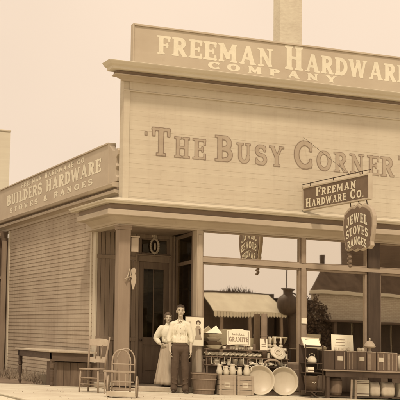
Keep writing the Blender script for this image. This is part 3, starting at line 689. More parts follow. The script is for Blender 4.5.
# chair
def chair(loc, rz):
    t = thing('wooden_chair', 'pale wooden kitchen chair with two curved back slats, between long table and hand truck', 'chair', loc)
    Mz = RZ(rz)
    def tb(m, pts, r, n=8): return m.tube([Mz @ Vector(p) for p in pts], r, n)
    # seat, chair faces -Y locally
    m = MB(); o = [(-.21, -.20), (-.19, -.22), (.19, -.22), (.21, -.20), (.19, .19), (-.19, .19)]
    m.add([Mz @ Vector((x, y, z)) for z in (.435, .465) for x, y in o], [(5, 4, 3, 2, 1, 0), (6, 7, 8, 9, 10, 11)] + [(i, (i + 1) % 6, 6 + (i + 1) % 6, 6 + i) for i in range(6)])
    m.build('seat', CHAIR, t, bevel=.01)
    for sx in (-1, 1):
        m = MB(); tb(m, [(sx * .20, -.20, 0), (sx * .19, -.19, .2), (sx * .18, -.18, .44)], [.014, .021, .018]); m.build('leg', CHAIR, t, smooth=True)
        m = MB(); tb(m, [(sx * .20, .23, 0), (sx * .18, .19, .43)], [.015, .019]); m.build('leg', CHAIR, t, smooth=True)
        m = MB(); tb(m, [(sx * .175, .17, .46), (sx * .185, .20, .7), (sx * .20, .26, .9), (sx * .215, .30, 1.08)], [.019, .019, .018, .013]); m.build('back_post', CHAIR, t, smooth=True)
    def slat(z0, z1, y, hw, nm):
        m = MB(); n = 8; vs = []
        for i in range(n + 1):
            x = -hw + 2 * hw * i / n; c = .045 * (1 - (x / hw) ** 2)
            for dy in (0, .016):
                for z, zz in ((z0, 0), (z1 + .025 * (1 - (x / hw) ** 2), 1)): vs.append(Mz @ Vector((x, y + c + dy + (.02 if zz else 0), z)))
        fs = []
        for i in range(n):
            a = i * 4; fs += [(a, a + 1, a + 5, a + 4), (a + 2, a + 6, a + 7, a + 3), (a, a + 4, a + 6, a + 2), (a + 1, a + 3, a + 7, a + 5)]
        fs += [(0, 2, 3, 1), (4 * n, 4 * n + 1, 4 * n + 3, 4 * n + 2)]
        m.add(vs, fs).build(nm, mat('chair_slat', .42, .12, (8, 8, 8), 6, .2, .5), t, bevel=.003)
    slat(.90, 1.02, .25, .195, 'back_slat'); slat(.58, .67, .19, .18, 'back_slat')
    for x in (-.06, .06):
        m = MB(); tb(m, [(x, .23, .66), (x, .285, .92)], .009, 6); m.build('spindle', CHAIR, t, smooth=True)
    m = MB()
    for z in (.16, .28): tb(m, [(-.19, -.195, z), (.19, -.195, z)], .011, 6)
    for sx in (-1, 1):
        for z in (.13, .24): tb(m, [(sx * .195, -.195, z), (sx * .19, .205, z)], .011, 6)
    tb(m, [(-.19, .21, .2), (.19, .21, .2)], .011, 6)
    m.build('stretcher', CHAIR, t, smooth=True)
chair((-.95, -1.0, 0), math.radians(-40))

# hand truck with bent hoop handles
t = thing('hand_truck', 'pale wooden hand truck with hooped handles and spoked wheels before the corner column', 'hand truck', (-.93, -2.9, 0))
Mz = RZ(math.radians(-22))
def hoop(x0, x1, y, zt, m, r=.016, z0=.05):
    xc = (x0 + x1) / 2; hw = (x1 - x0) / 2
    pts = [(x0, y, z0), (x0, y, .3), (x0, y + .01, zt - hw * 1.3)] + [(xc - hw * math.cos(a), y + .02, zt - hw * 1.3 + hw * 1.3 * math.sin(a)) for a in [PI * i / 10 for i in range(1, 10)]] + [(x1, y + .01, zt - hw * 1.3), (x1, y, .3), (x1, y, z0)]
    m.tube([Mz @ Vector(p) for p in pts], r, 8)
m = MB(); hoop(-.20, .13, .0, .86, m); m.build('hoop_handle', TRUCK, t, smooth=True)
m = MB(); hoop(-.12, .20, .10, .88, m, .013, .3); m.build('hoop_handle', TRUCK, t, smooth=True)
m = MB()
for z in (.46,): m.box(-.36, .22, -.02, .02, z - .018, z + .018, Mz)
for z in (.28, .14, .60): m.box(-.2, .2, -.012, .012, z - .012, z + .012, Mz)
for x in (-.07, .04): m.box(x, x + .02, -.01, .01, .12, .46, Mz)
m.box(-.35, -.325, -.02, .02, .05, .46, Mz)
m.build('cross_bar', TRUCK, t, bevel=.003)
m = MB().box(-.28, .24, -.20, .02, .045, .07, Mz).box(-.28, .24, -.22, -.19, .02, .11, Mz)
m.build('toe_plate', mat('truck_pale', .5, .15), t, bevel=.004)
for x in (.25, -.27):
    m = MB(); m.tube([Mz @ Vector((x, .06 + .19 * math.cos(a), .19 + .19 * math.sin(a))) for a in [2 * PI * i / 28 for i in range(28)]], .017, 8, closed=True)
    wv = m.build('wheel', TRUCK, t, smooth=True)
    m = MB()
    for k in range(8):
        a = 2 * PI * k / 8; m.tube([Mz @ Vector((x, .06, .19)), Mz @ Vector((x, .06 + .18 * math.cos(a), .19 + .18 * math.sin(a)))], .006, 5)
    m.tube([Mz @ Vector((x - .03, .06, .19)), Mz @ Vector((x + .03, .06, .19))], .025, 10)
    m.build('spokes', TRUCK, wv, smooth=True)
MB().tube([Mz @ Vector((-.27, .06, .19)), Mz @ Vector((.25, .06, .19))], .012, 8).build('axle', IRON, t)

# ------------------------------------------------------------ people
def hand(m, wp, d, side, fwd, k=1.0):
    """palm + five bent fingers; d = direction of forearm, side = towards the thumb, fwd = palm normal"""
    wp = Vector(wp); d = Vector(d).normalized(); side = Vector(side).normalized(); fwd = Vector(fwd).normalized()
    m.chain([(wp, .024 * k), (wp + d * .03 * k, .026 * k)])
    for q in (-.024, -.008, .009, .026): m.cap(wp + d * .02 * k + side * q * .6 * k, wp + d * .085 * k + side * q * k, .016 * k, .0135 * k)
    for q, l in ((-.028, .062), (-.01, .076), (.009, .082), (.028, .074)):
        a = wp + d * .085 * k + side * q * k; b = a + (d * .9 + fwd * .25) * l * .5 * k; c = b + (d * .7 + fwd * .7).normalized() * l * .5 * k
        m.chain([(a, .0105 * k), (b, .0095 * k), (c, .0075 * k)])
    a = wp + d * .03 * k + side * .026 * k; b = a + (d * .7 + side * .75).normalized() * .045 * k; c = b + (d * .95 + side * .2 + fwd * .3).normalized() * .032 * k
    m.chain([(a, .014 * k), (b, .0115 * k), (c, .009 * k)])
def head(m, c, k=1.0, Mx=None):
    """c = centre of skull; face towards -Y; adds to m"""
    c = Vector(c)
    def P(x, y, z): return c + Vector((x, y, z)) * k
    m.ell(P(0, .012, .025), (.076 * k, .094 * k, .092 * k), 20, 14)
    m.ell(P(0, -.018, -.035), (.060 * k, .070 * k, .078 * k), 18, 12)
    m.ell(P(0, -.048, -.094), (.032 * k, .032 * k, .024 * k), 12, 8)
    for s in (-1, 1):
        m.ell(P(s * .038, -.048, -.02), (.024 * k, .026 * k, .028 * k), 10, 8)     # cheeks
        m.ell(P(s * .078, .015, -.01), (.010 * k, .02 * k, .032 * k), 10, 8)       # ears
        m.cap(P(s * .012, -.08, .022), P(s * .05, -.068, .022), .011 * k, .010 * k)  # brow ridge
    m.chain([(P(0, -.078, .012), .010 * k), (P(0, -.098, -.026), .013 * k)])       # nose
    m.cap(P(-.012, -.088, -.032), P(.012, -.088, -.032), .009 * k, .009 * k)
    m.cap(P(-.018, -.076, -.060), P(.018, -.076, -.060), .009 * k, .009 * k)       # lips
def face_bits(t, c, k, Mz, brow):
    c = Vector(c)
    def P(x, y, z): return Mz @ (c + Vector((x, y, z)) * k)
    for s in (-1, 1):
        MB().ell(P(s * .031, -.077, .002), (.0105 * k, .007 * k, .006 * k), 10, 6).build('eye', mat('eye_dark', .10, .1), t, smooth=True)
        m = MB().cap(P(s * .016, -.091, .026), P(s * .05, -.080, .026), .0035 * k, .0025 * k); m.build('eyebrow', brow, t, smooth=True)
    MB().cap(P(-.018, -.0855, -.059), P(.018, -.0855, -.059), .0035 * k, .0035 * k).build('mouth', mat('lip', .32, .1), t, smooth=True)
def rot(m, Mz): m.v = [tuple(Mz @ Vector(v)) for v in m.v]; return m

def wrinkle(o, st, size, mid=.5):
    tx = bpy.data.textures.new('folds', 'CLOUDS'); tx.noise_scale = size; tx.noise_depth = 3
    d = o.modifiers.new('d', 'DISPLACE'); d.texture = tx; d.strength = st; d.mid_level = mid; return o
def man(loc, rz):
    t = thing('person', 'man in white shirt and dark trousers standing in front of the entrance', 'person', loc)
    Mz = RZ(rz); SH = 1.47; HC = (0, -.01, 1.675)
    m = MB(); head(m, HC, 1.04)
    m.chain([((0, .02, 1.43), .058), ((0, .008, 1.58), .052)])
    m.ell((0, .01, 1.30), (.155, .10, .20)); m.ell((0, .01, 1.06), (.135, .095, .16)); m.ell((0, .01, .93), (.155, .10, .12))
    for s in (-1, 1):
        m.cap((s * .05, .01, 1.43), (s * .155, .015, 1.40), .052, .048)
        m.chain([((s * .085, .01, .92), .085), ((s * .105, .0, .50), .055), ((s * .115, .02, .12), .038)])
        m.chain([((s * .115, .03, .06), .034), ((s * .135, -.11, .035), .028)])
    # left arm (image right) hangs, right arm (image left) slightly back
    m.chain([((.16, .015, 1.40), .048), ((.225, .02, 1.13), .040), ((.215, -.03, .89), .028)])
    hand(m, (.215, -.035, .875), (.02, -.1, -1), (-.2, -1, 0), (-1, 0, 0), 1.08)
    m.chain([((-.16, .015, 1.40), .048), ((-.222, .03, 1.13), .040), ((-.21, -.03, .90), .028)])
    hand(m, (-.21, -.035, .885), (.02, -.1, -1), (.2, -1, 0), (1, 0, 0), 1.08)
    rot(m, Mz).build('body', SKIN, t, remesh=.0065, sm=2)
    # shirt
    m = MB()
    m.ell((0, .01, 1.29), (.160, .110, .19)); m.ell((0, .01, 1.08), (.160, .116, .14)); m.cap((-.06, .015, 1.42), (.06, .015, 1.42), .068, .068)
    for s in (-1, 1):
        m.cap((s * .05, .01, 1.435), (s * .155, .015, 1.40), .058, .056)
        m.chain([((s * .162, .015, 1.395), .058), ((s * .205, .015, 1.22), .055), ((s * .228, .022, 1.12), .056)])
        m.cap((s * .228, .022, 1.12), (s * .230, .005, 1.06), .056, .050)
    for i in range(26):
        a = 2 * PI * i / 26 + random.uniform(-.08, .08); h = random.uniform(1.12, 1.32); q = random.uniform(-.15, .15)
        m.cap((.150 * math.cos(a), .01 + .108 * math.sin(a), 1.035), (.152 * math.cos(a + q), .01 + .098 * math.sin(a + q), h), random.uniform(.012, .02), .006)
    for s in (-1, 1):
        for i in range(8):
            a = 2 * PI * i / 8 + random.uniform(-.2, .2); r = random.uniform(.046, .054)
            m.cap((s * .228 + r * math.cos(a), .02 + r * math.sin(a), 1.09), (s * .205 + r * math.cos(a + .6), .015 + r * math.sin(a + .6), random.uniform(1.18, 1.30)), .011, .004)
        m.cap((s * .06, -.085, 1.38), (s * .11, -.10, 1.22), .010, .004)
    wrinkle(rot(m, Mz).build('shirt', CLOTHW, t, remesh=.009, sm=2), .016, .16, .38)
    m = MB(); m.cap((-.008, -.066, 1.487), (-.035, -.085, 1.455), .014, .008).cap((.008, -.066, 1.487), (.035, -.085, 1.455), .014, .008).tube([(.058 * math.cos(a), .006 + .060 * math.sin(a), 1.492 + .012 * math.sin(a)) for a in [2 * PI * i / 20 for i in range(20)]], .013, 8, closed=True)
    rot(m, Mz).build('collar', CLOTHW, t, remesh=.005, sm=1)
    for z in (1.42, 1.32, 1.22, 1.12): rot(MB().ell((0, -.112 - .012 * (z < 1.4) - .004 * (z < 1.3), z), (.006, .004, .006), 8, 5), Mz).build('button', STAND, t)
    # trousers
    m = MB(); m.ell((0, .01, .98), (.168, .118, .085)); m.ell((0, .01, .90), (.172, .12, .13))
    for s in (-1, 1):
        m.chain([((s * .088, .01, .90), .105), ((s * .105, .0, .50), .082), ((s * .115, .015, .12), .072)])
        m.chain([((s * .115, .01, .13), .072), ((s * .118, -.0, .085), .075)])
    for z in (.18, .27, .5, .56):
        for s in (-1, 1): m.cap((s * .06, -.06, z), (s * .16, -.05, z + .03), .014, .01)
    wrinkle(rot(m, Mz).build('trousers', CLOTHD, t, remesh=.009, sm=2), .018, .16)
    for s in (-1, 1):
        m = MB().chain([((s * .115, .04, .045), .042), ((s * .125, -.05, .038), .040), ((s * .14, -.15, .034), .036)])
        m.box(s * .125 - .038, s * .125 + .038, -.17, .08, 0, .02)
        rot(m, Mz).build('shoe', LEATH, t, remesh=.006, sm=2)
    c = Vector(HC)
    m = MB()
    for i in range(40):
        a = random.uniform(-1.2, 1.2); y = random.uniform(-.06, .1); q = Vector((.078 * math.sin(a), y, .05 + .078 * math.cos(a) * (1 - max(0, -y) * 2))); m.cap(c + q, c + q + Vector((random.uniform(-.02, .02), .03, -.006)), .011, .007, 8)
    m.ell(c + Vector((0, .03, .052)), (.084, .095, .078), 18, 12).ell(c + Vector((.0, -.045, .088)), (.066, .04, .028)).ell(c + Vector((0, .065, -.0)), (.07, .05, .07))
    for s in (-1, 1): m.ell(c + Vector((s * .074, .0, .035)), (.012, .03, .04))
    rot(m, Mz).build('hair', HAIR, t, remesh=.006, sm=1)
    face_bits(t, HC, 1.04, Mz, HAIR)
    return t
def woman(loc, rz):
    t = thing('person', 'woman in pale blouse and long skirt behind the man, hand on her hip', 'person', loc)
    Mz = RZ(rz); HC = (0, -.0, 1.515)
    m = MB(); head(m, HC, .96)
    m.chain([((0, .02, 1.28), .05), ((0, .01, 1.42), .045)])
    m.ell((0, .01, 1.17), (.13, .095, .17)); m.ell((0, .01, .97), (.10, .08, .12)); m.ell((0, .01, .82), (.15, .105, .13))
    for s in (-1, 1):
        m.cap((s * .04, .01, 1.30), (s * .14, .015, 1.275), .05, .046)
        m.chain([((s * .08, .01, .82), .085), ((s * .085, 0, .45), .055), ((s * .09, .02, .10), .036)])
        m.chain([((s * .09, .02, .05), .03), ((s * .1, -.1, .03), .024)])
    # right arm (image left) bent, hand on hip
    m.chain([((-.15, .015, 1.27), .044), ((-.255, .06, 1.06), .036), ((-.175, -.07, .93), .025)])
    hand(m, (-.172, -.075, .925), (.75, -.45, -.45), (0, -.5, .8), (.5, .8, 0), .92)
    m.chain([((.15, .015, 1.27), .044), ((.20, .03, 1.02), .036), ((.19, -.05, .82), .025)])
    hand(m, (.19, -.055, .81), (0, -.15, -1), (-.2, -1, 0), (-1, 0, 0), .92)
    rot(m, Mz).build('body', SKIN, t, remesh=.0065, sm=2)
    m = MB(); m.ell((0, .0, 1.17), (.155, .12, .17)); m.ell((0, .0, 1.0), (.12, .10, .12)); m.cap((-.05, .015, 1.30), (.05, .015, 1.30), .062, .062)
    m.chain([((0, .015, 1.33), .058), ((0, .012, 1.385), .05)])
    m.chain([((-.14, .015, 1.275), .075), ((-.215, .04, 1.14), .078), ((-.258, .06, 1.055), .062), ((-.20, -.03, .965), .045)])
    m.chain([((.14, .015, 1.275), .075), ((.19, .02, 1.12), .075), ((.20, .03, 1.0), .06), ((.195, -.03, .86), .042)])
    for i in range(24):
        a = 2 * PI * i / 24 + random.uniform(-.08, .08); q = random.uniform(-.1, .1)
        m.cap((.116 * math.cos(a), .0 + .098 * math.sin(a), .985), (.145 * math.cos(a + q), .0 + .108 * math.sin(a + q), random.uniform(1.08, 1.24)), .013, .005)
    wrinkle(rot(m, Mz).build('blouse', CLOTHW, t, remesh=.009, sm=2), .016, .14, .38)
    # skirt with folds
    n = 72; rows = [(.965, .108, .09), (.90, .135, .112), (.80, .165, .14), (.6, .195, .17), (.35, .235, .21), (.12, .275, .25), (.05, .285, .26)]
    vs = []; fs = []
    for ri, (z, a, b) in enumerate(rows):
        k = ri / (len(rows) - 1)
        for j in range(n):
            th = 2 * PI * j / n; q = 1 + .07 * k * math.sin(th * 11 + .8 * math.sin(th * 3))
            vs.append((a * q * math.cos(th), .01 + b * q * math.sin(th), z))
    for i in range(len(rows) - 1):
        for j in range(n): fs.append((i * n + j, i * n + (j + 1) % n, (i + 1) * n + (j + 1) % n, (i + 1) * n + j))
    m = MB().add(vs, fs); o = rot(m, Mz).build('skirt', CLOTHS, t, smooth=True)
    sv = o.modifiers.new('s', 'SOLIDIFY'); sv.thickness = .006
    m = MB(); m.tube([(.112 * math.cos(a), .01 + .094 * math.sin(a), .965) for a in [2 * PI * i / 24 for i in range(24)]], .018, 8, closed=True)
    rot(m, Mz).build('belt', CLOTHD, t, smooth=True)
    c = Vector(HC)
    m = MB().ell(c + Vector((0, .03, .045)), (.085, .09, .078), 18, 12).ell(c + Vector((0, .01, .105)), (.052, .055, .035)).ell(c + Vector((0, -.04, .078)), (.064, .036, .030))
    for s in (-1, 1): m.ell(c + Vector((s * .072, -.005, .03)), (.016, .036, .042))
    rot(m, Mz).build('hair', HAIRB, t, remesh=.006, sm=1)
    face_bits(t, HC, .96, Mz, HAIRB)
    for s in (-1, 1):
        m = MB().chain([((s * .09, .03, .036), .034), ((s * .1, -.1, .03), .028)]); rot(m, Mz).build('shoe', LEATH, t, remesh=.007)
    return t
man((1.10, -.30, 0), math.radians(-16))
wm = woman((1.06, .36, .10), math.radians(-12)); wm.scale = (.95, .95, .945)

# ------------------------------------------------------------ goods in front of the window
def tub(loc):
    t = thing('wooden_tub', 'dark staved wooden tub standing under the poster beside the man', 'tub', loc)
    n = 26; vs = []; fs = []
    MB().lathe([(.21, .0), (.215, .0), (.275, .43), (.255, .43), (.2, .04), (0, .04)], n=26).build('staves', TUB, t)
    for z, r in ((.09, .229), (.3, .259), (.41, .274)):
        MB().tube([(r * math.cos(a), r * math.sin(a), z) for a in [2 * PI * i / 40 for i in range(40)]], .009, 6, closed=True).build('hoop', mat('hoop_metal', .3, .15), t, smooth=True)
tub((1.595, -.38, 0))
def crate_proto(loc, label, w, d, h):
    t = thing('wooden_crate', label, 'crate', loc, 'wooden crates below the display stand')
    n = 4
    m = MB()
    for i in range(n):
        z0 = h * i / n + .003; z1 = h * (i + 1) / n - .003
        m.box(-w / 2 + .012, w / 2 - .012, -d / 2, -d / 2 + .012, z0, z1).box(-w / 2 + .012, w / 2 - .012, d / 2 - .012, d / 2, z0, z1)
        m.box(-w / 2, -w / 2 + .012, -d / 2, d / 2, z0, z1).box(w / 2 - .012, w / 2, -d / 2, d / 2, z0, z1)
    m.build('side_boards', CRATE, t, bevel=.002)
    MB().box(-w / 2 + .013, w / 2 - .013, -d / 2 + .013, d / 2 - .013, .0, .02).build('base', CRATE, t)
    for s in (-1, 1): MB().box(s * (w / 2 - .03) - .02, s * (w / 2 - .03) + .02, -d / 2 - .014, -d / 2 - .001, .0, h).build('cleat', CRATE, t, bevel=.002)
    MB().box(-.07, .06, -d / 2 - .003, -d / 2 - .0005, h * .38, h * .62).build('paper_label', mat('old_label', .6, .15), t); MB().box(-.05, .04, -d / 2 - .0045, -d / 2 - .0035, h * .47, h * .53).build('label_mark', mat('faded_ink', .33), t)
    m = MB().box(-w / 2 + .02, w / 2 - .02, -d / 2 + .02, d / 2 - .02, h - .03, h - .004); m.build('lid', CRATE, t)
    return t
c1 = crate_proto((2.065, -.36, 0), 'pale slatted crate next to the dark tub, under the row of pitchers', .37, .34, .40)
dup(c1, (2.465, -.36, 0), 'pale slatted crate half hidden by the round pans')
# display stand with steps
t = thing('display_stand', 'dark stepped display stand full of kitchenware under the window', 'stand', (0, 0, 0))
for z, y0, y1 in ((.60, -.18, 0), (.775, -.18, -.005), (.93, -.16, -.005)): MB().box(1.72, 3.60, y0, y1, z - .02, z).build('shelf', STAND, t, bevel=.003)
for x in (1.73, 2.65, 3.57):
    for a, b, c, d in ((-.175, -.145, 0, .58), (-.035, -.008, 0, .58), (-.16, -.13, .60, .755), (-.14, -.11, .775, .91)): MB().box(x, x + .025, a, b, c, d).build('upright', STAND, t)
# pitchers on the crates
def pitcher(loc, label):
    t = thing('pitcher', label, 'pitcher', loc, 'pale pitchers standing on the crates')
    MB().lathe([(.05, 0), (.062, .03), (.066, .08), (.05, .14), (.042, .18), (.052, .21), (.047, .21), (.038, .18), (.0, .05)], n=18).build('jug', ENAM, t, smooth=True)
    MB().tube([(.045, 0, .19), (.09, 0, .17), (.095, 0, .11), (.06, 0, .06)], .008, 6).build('handle', ENAM, t, smooth=True)
    return t
p0 = pitcher((1.94, -.38, .40), 'pale enamel pitcher, nearest the tub in the row on the crates')
for i, (x, l) in enumerate(((2.09, 'pale enamel pitcher, second from the tub on the crates'), (2.24, 'pale enamel pitcher in the middle of the row on the crates'), (2.39, 'pale enamel pitcher fourth from the tub on the crates'), (2.55, 'pale enamel pitcher next to the round pans on the crates'))):
    q = dup(p0, (x, -.37 + .02 * math.sin(i * 2), .40), l, random.uniform(-1, 1)); k = (.86, 1.1, .8, 1.05)[i % 4]; q.scale = (k * 1.05, k * 1.05, k)
# round pans on edge
def pan(loc, r, label, tilt=.16, rz=-.25):
    t = thing('round_pan', label, 'pan', loc, 'big round pans standing on edge')
    Mx = T(0, 0, r) @ RZ(rz) @ RX(PI / 2 - tilt)
    prof = [(0, .0), (r * .78, 0), (r * .84, .02), (r * .93, .07), (r * .985, .075), (r, .068), (r * .985, .06), (r * .945, .055), (r * .86, .0), (r * .8, -.015), (0, -.015)]
    MB().lathe(prof, n=56, M=Mx).build('dish', mat('pan_tin', .54, .08, (5, 5, 5), 6, .12, .38, spots=.15), t, smooth=True)
    MB().tube([Mx @ Vector((r * .985 * math.cos(a), r * .985 * math.sin(a), .07)) for a in [2 * PI * i / 56 for i in range(56)]], .009, 6, closed=True).build('rolled_rim', TIN, t, smooth=True)
    return t
pan((2.85, -.36, 0), .31, 'large pale round pan leaning against the crate, left of the pair')
pan((3.405, -.36, 0), .30, 'large pale round pan leaning beside the dark rack, right of the pair')
# goods on shelf 1 (mixed small dark and pale things)
def smalls(y, z, xs, kinds, lab, grp):
    for i, x in enumerate(xs):
        k = kinds[i % len(kinds)]
        if k == 'bowl':
            t = tag(MB().lathe([(.03, 0), (.035, .004), (.062, .045), (.066, .05), (.06, .046), (.03, .01), (0, .008)], n=18, M=RX(.5)).build('bowl', ENAM, loc=(x, y, z + .02), smooth=True), lab % i if '%' in lab else lab, 'bowl', grp)
        elif k == 'tin':
            h = random.uniform(.09, .14); t = tag(MB().lathe([(.035, 0), (.036, h), (.03, h + .005), (0, h + .008)], n=14).build('tin_can', random.choice((TIN, STAND, ENAM)), loc=(x, y, z), smooth=False), lab, 'tin', grp)
        elif k == 'cup':
            t = tag(MB().lathe([(.022, 0), (.03, .01), (.034, .06), (.03, .058), (.024, .012), (0, .01)], n=14).tube([(.033, 0, .05), (.055, 0, .04), (.05, 0, .02), (.031, 0, .015)], .004, 5).build('cup', ENAM, loc=(x, y, z), smooth=True), lab, 'cup', grp)
        elif k == 'pail':
            t = tag(MB().lathe([(.045, 0), (.062, .12), (.066, .125), (.06, .12), (.042, .01), (0, .01)], n=16).tube([(-.06, 0, .11), (-.04, -.04, .15), (0, -.06, .16), (.04, -.04, .15), (.06, 0, .11)], .004, 5).build('small_pail', random.choice((TIN, IRON, STAND)), loc=(x, y, z), smooth=True), lab, 'pail', grp)
smalls(-.10, .60, [1.82 + .145 * i for i in range(12)], ['pail', 'tin', 'cup', 'tin', 'pail'], 'small kitchen vessel crowded on the lowest display shelf', 'small vessels on the lowest display shelf')
smalls(-.12, .775, [1.76 + .105 * i for i in range(12)], ['bowl'], 'white bowl tipped forward in the row on the middle display shelf', 'white bowls along the middle display shelf')
smalls(-.09, .93, [2.16 + .068 * i for i in range(11)], ['cup', 'tin', 'cup'], 'small cup or tin on the top display shelf below the placard', 'cups and tins on the top display shelf')
smalls(-.09, .93, [3.16 + .065 * i for i in range(7)], ['cup'], 'small white cup on the top display shelf next to the stovepipe', 'white cups at the end of the top display shelf')
smalls(-.12, .775, [3.06, 3.16, 3.5, 3.56], ['pail', 'tin'], 'small dark vessel at the right end of the middle display shelf', 'small vessels beside the ring mould')
smalls(-.155, .60, [2.75 + .11 * i for i in range(8)], ['bowl', 'cup'], 'pale bowl or cup peeping over the round pans', 'pale vessels behind the round pans')
smalls(-.055, .60, [1.80 + .12 * i for i in range(8)], ['tin', 'bowl'], 'pale tin or bowl at the back of the lowest display shelf', 'vessels at the back of the lowest display shelf')
def lamp(loc, label):
    t = thing('oil_lamp', label, 'lamp', loc, 'oil lamps at the end of the top shelf')
    MB().lathe([(.04, 0), (.045, .01), (.02, .03), (.02, .06), (.045, .09), (.045, .12), (.02, .14), (0, .145)], n=14).build('font', TIN, t, smooth=True)
    MB().lathe([(.018, .14), (.03, .18), (.018, .24), (.016, .30), (.013, .30), (.013, .145)], n=12).build('chimney', ENAM, t, smooth=True); return t
l0 = lamp((3.22, -.05, .93), 'small oil lamp with tall chimney next to the stovepipe')
dup(l0, (3.34, -.045, .93), 'small oil lamp in the middle of the three at the shelf end'); dup(l0, (3.47, -.05, .93), 'small oil lamp at the far end of the top shelf, nearest the rack')
def ladle(loc, label):
    t = thing('hanging_ladle', label, 'ladle', loc, 'ladles hanging from the display shelf')
    MB().tube([(0, 0, 0), (0, -.008, -.06), (.004, -.012, -.12)], .005, 6).build('handle', TIN, t); MB().lathe([(0, 0), (.02, .004), (.03, .02), (.026, .02), (0, .008)], .004, -.025, -.145, 12).build('bowl', ENAM, t, smooth=True); return t
g0 = ladle((1.83, -.185, .758), 'ladle hanging under the middle shelf, nearest the poster')
for i in range(1, 12): dup(g0, (1.83 + .145 * i, -.185, .758), 'ladle number %d counting from the poster, hanging under the middle shelf' % (i + 1) if 0 else ('ladle hanging under the middle shelf, above the ' + ('dark tub', 'first pitcher', 'second pitcher', 'third pitcher', 'fourth pitcher', 'fifth pitcher', 'left round pan', 'left pan centre', 'gap between the pans', 'right round pan', 'right pan edge')[i - 1]), random.uniform(-.4, .4))
def wash(loc, r, h, mt, label):
    t = tag(MB().lathe([(r * .7, 0), (r * .75, .005), (r, h), (r * 1.06, h + .004), (r * .97, h - .005), (r * .7, .012), (0, .01)], n=24).build('wash_bowl', mt, loc=loc, smooth=True), label, 'bowl')
wash((2.72, -.33, .40 if 0 else .60), .001, .001, ENAM, 'x') if 0 else None
wash((1.98, -.08, .60), .07, .09, ENAM, 'white bowl at the back of the lowest shelf behind the pitchers')
# stack of basins with tent card
t = thing('basin_stack', 'pile of nested enamel basins at the left end of the display, under a tent card', 'basins', (1.92, -.10, .93))
for i, (z, r) in enumerate(((0, .17), (.075, .165), (.16, .15), (.235, .13))):
    MB().lathe([(r * .6, 0), (r * .7, .005), (r, .07), (r * 1.06, .075), (r * .98, .068), (r * .6, .012), (0, .01)], 0, 0, z, 28).build('basin', (ENAM, STAND, ENAM, TIN)[i], t, smooth=True)
t = tag(MB().add([(-.17, -.06, 0), (.15, -.06, 0), (.04, 0, .16), (-.17, .08, 0), (.15, .08, 0), (.03, .008, .155)], [(0, 1, 2), (3, 5, 4), (0, 2, 5, 3), (1, 4, 5, 2)]).build('tent_card', CARD, loc=(1.93, -.10, 1.252)), 'white folded tent card peaked on top of the basin pile', 'card')
# placards
def placard(name, x0, x1, z0, z1, y, label, lines, tiltx=.12, top=None, head_=False):
    t = thing(name, label, 'placard', ((x0 + x1) / 2, y, z0))
    w = x1 - x0; h = z1 - z0; Mx = RX(-tiltx)
    ol = [(-w / 2, 0), (w / 2, 0), (w / 2, h * (.92 if top else 1))] + (top(w, h) if top else []) + [(-w / 2, h * (.92 if top else 1))]
    MB().poly(ol, .012, Mx).build('card', CARD, t)
    m = MB()
    for (a, b, c, d) in lines: m.add([Mx @ Vector(p) for p in ((a * w - w / 2, -.003, b * h), (c * w - w / 2, -.003, b * h), (c * w - w / 2, -.003, d * h), (a * w - w / 2, -.003, d * h))], [(0, 1, 2, 3)])
    m.build('marks', mat('faded_ink', .33, .2), t)
    return t
ln = [(.06, .06, .94, .075), (.06, .075, .075, .86), (.925, .075, .94, .86)]
x = .14
for i in range(0):
    ww = random.uniform(.035, .055); ln.append((x, .22, x + .022, .50)); ln.append((x + .024, .22 if i % 2 else .46, x + ww, .26 if i % 2 else .50)); 
    if i % 3 == 0: ln.append((x + .05, .27, x + .07, .45))
    x += .085
for i in range(7): ln.append((.24 + i * .075, .62, .26 + i * .075, .74 - .03 * (i % 2))); ln.append((.262 + i * .075, .62, .295 + i * .075, .65))
placard('white_placard', 2.19, 2.72, 1.02, 1.36, -.16, 'large white lettered placard with an arched top above the display stand', ln, .05, lambda w, h: [(w * .3, h * .93), (w * .18, h), (-w * .18, h * 1.01), (-w * .3, h * .94)])
t = bpy.data.objects['white_placard']; m = MB(); text(m, 'GRANITE', -.22, .22, .075, .10, lambda u, v: (u, -.004 + v * math.sin(.05), v), .2, 0, 16); m.build('word', mat('faded_ink', .33), t)
MB().box(2.25, 2.28, -.13, -.12, .93, 1.03).box(2.62, 2.65, -.13, -.12, .93, 1.03).build('placard_prop', STAND)
pr = bpy.data.objects['placard_prop']; pr.parent = bpy.data.objects['white_placard']; pr.matrix_parent_inverse = Matrix.Translation(-bpy.data.objects['white_placard'].location)
placard('small_card', 2.95, 3.12, .935, 1.18, -.15, 'small white card standing at the foot of the stovepipe', [(.2, .3, .8, .34), (.2, .5, .8, .54)], .04)
# poster on the jamb
t = thing('poster', 'white poster with a dark haired figure hanging on the window jamb right of the man', 'poster', (1.50, -.045, .98))
MB().box(-.20, .20, -.012, .0, 0, .59).build('sheet', CARD, t)
for z in (-.012, .59): MB().box(-.205, .205, -.014, .002, z, z + .012).build('batten', STAND, t)
def blob(pts, mt, nm, y): MB().add([(a, y, b) for a, b in pts], [tuple(range(len(pts)))]).build(nm, mt, t)
def el(cx, cz, rx, rz, n=20, a=0): return [(cx + rx * math.cos(2 * PI * i / n), cz + rz * math.sin(2 * PI * i / n)) for i in range(n)]
blob(el(.085, .475, .055, .05), INK, 'figure_hair', -.0135)
blob(el(.08, .455, .028, .035), mat('figure_face', .6, .05), 'figure_face', -.0150)
blob([(.02, .36), (.05, .41), (.11, .41), (.15, .35), (.14, .22), (.17, .12), (.0, .12), (.03, .22)], mat('figure_dress', .42, .2), 'figure_dress', -.0140)
blob([(-.18, .10), (-.13, .12), (-.10, .30), (-.06, .12), (-.03, .10), (-.09, .50), (-.12, .50)], mat('figure_pale', .55, .15), 'pale_shape', -.0145)
blob([(.09, .34), (.12, .35), (.14, .24), (.11, .22)], INK, 'figure_sash', -.0152)
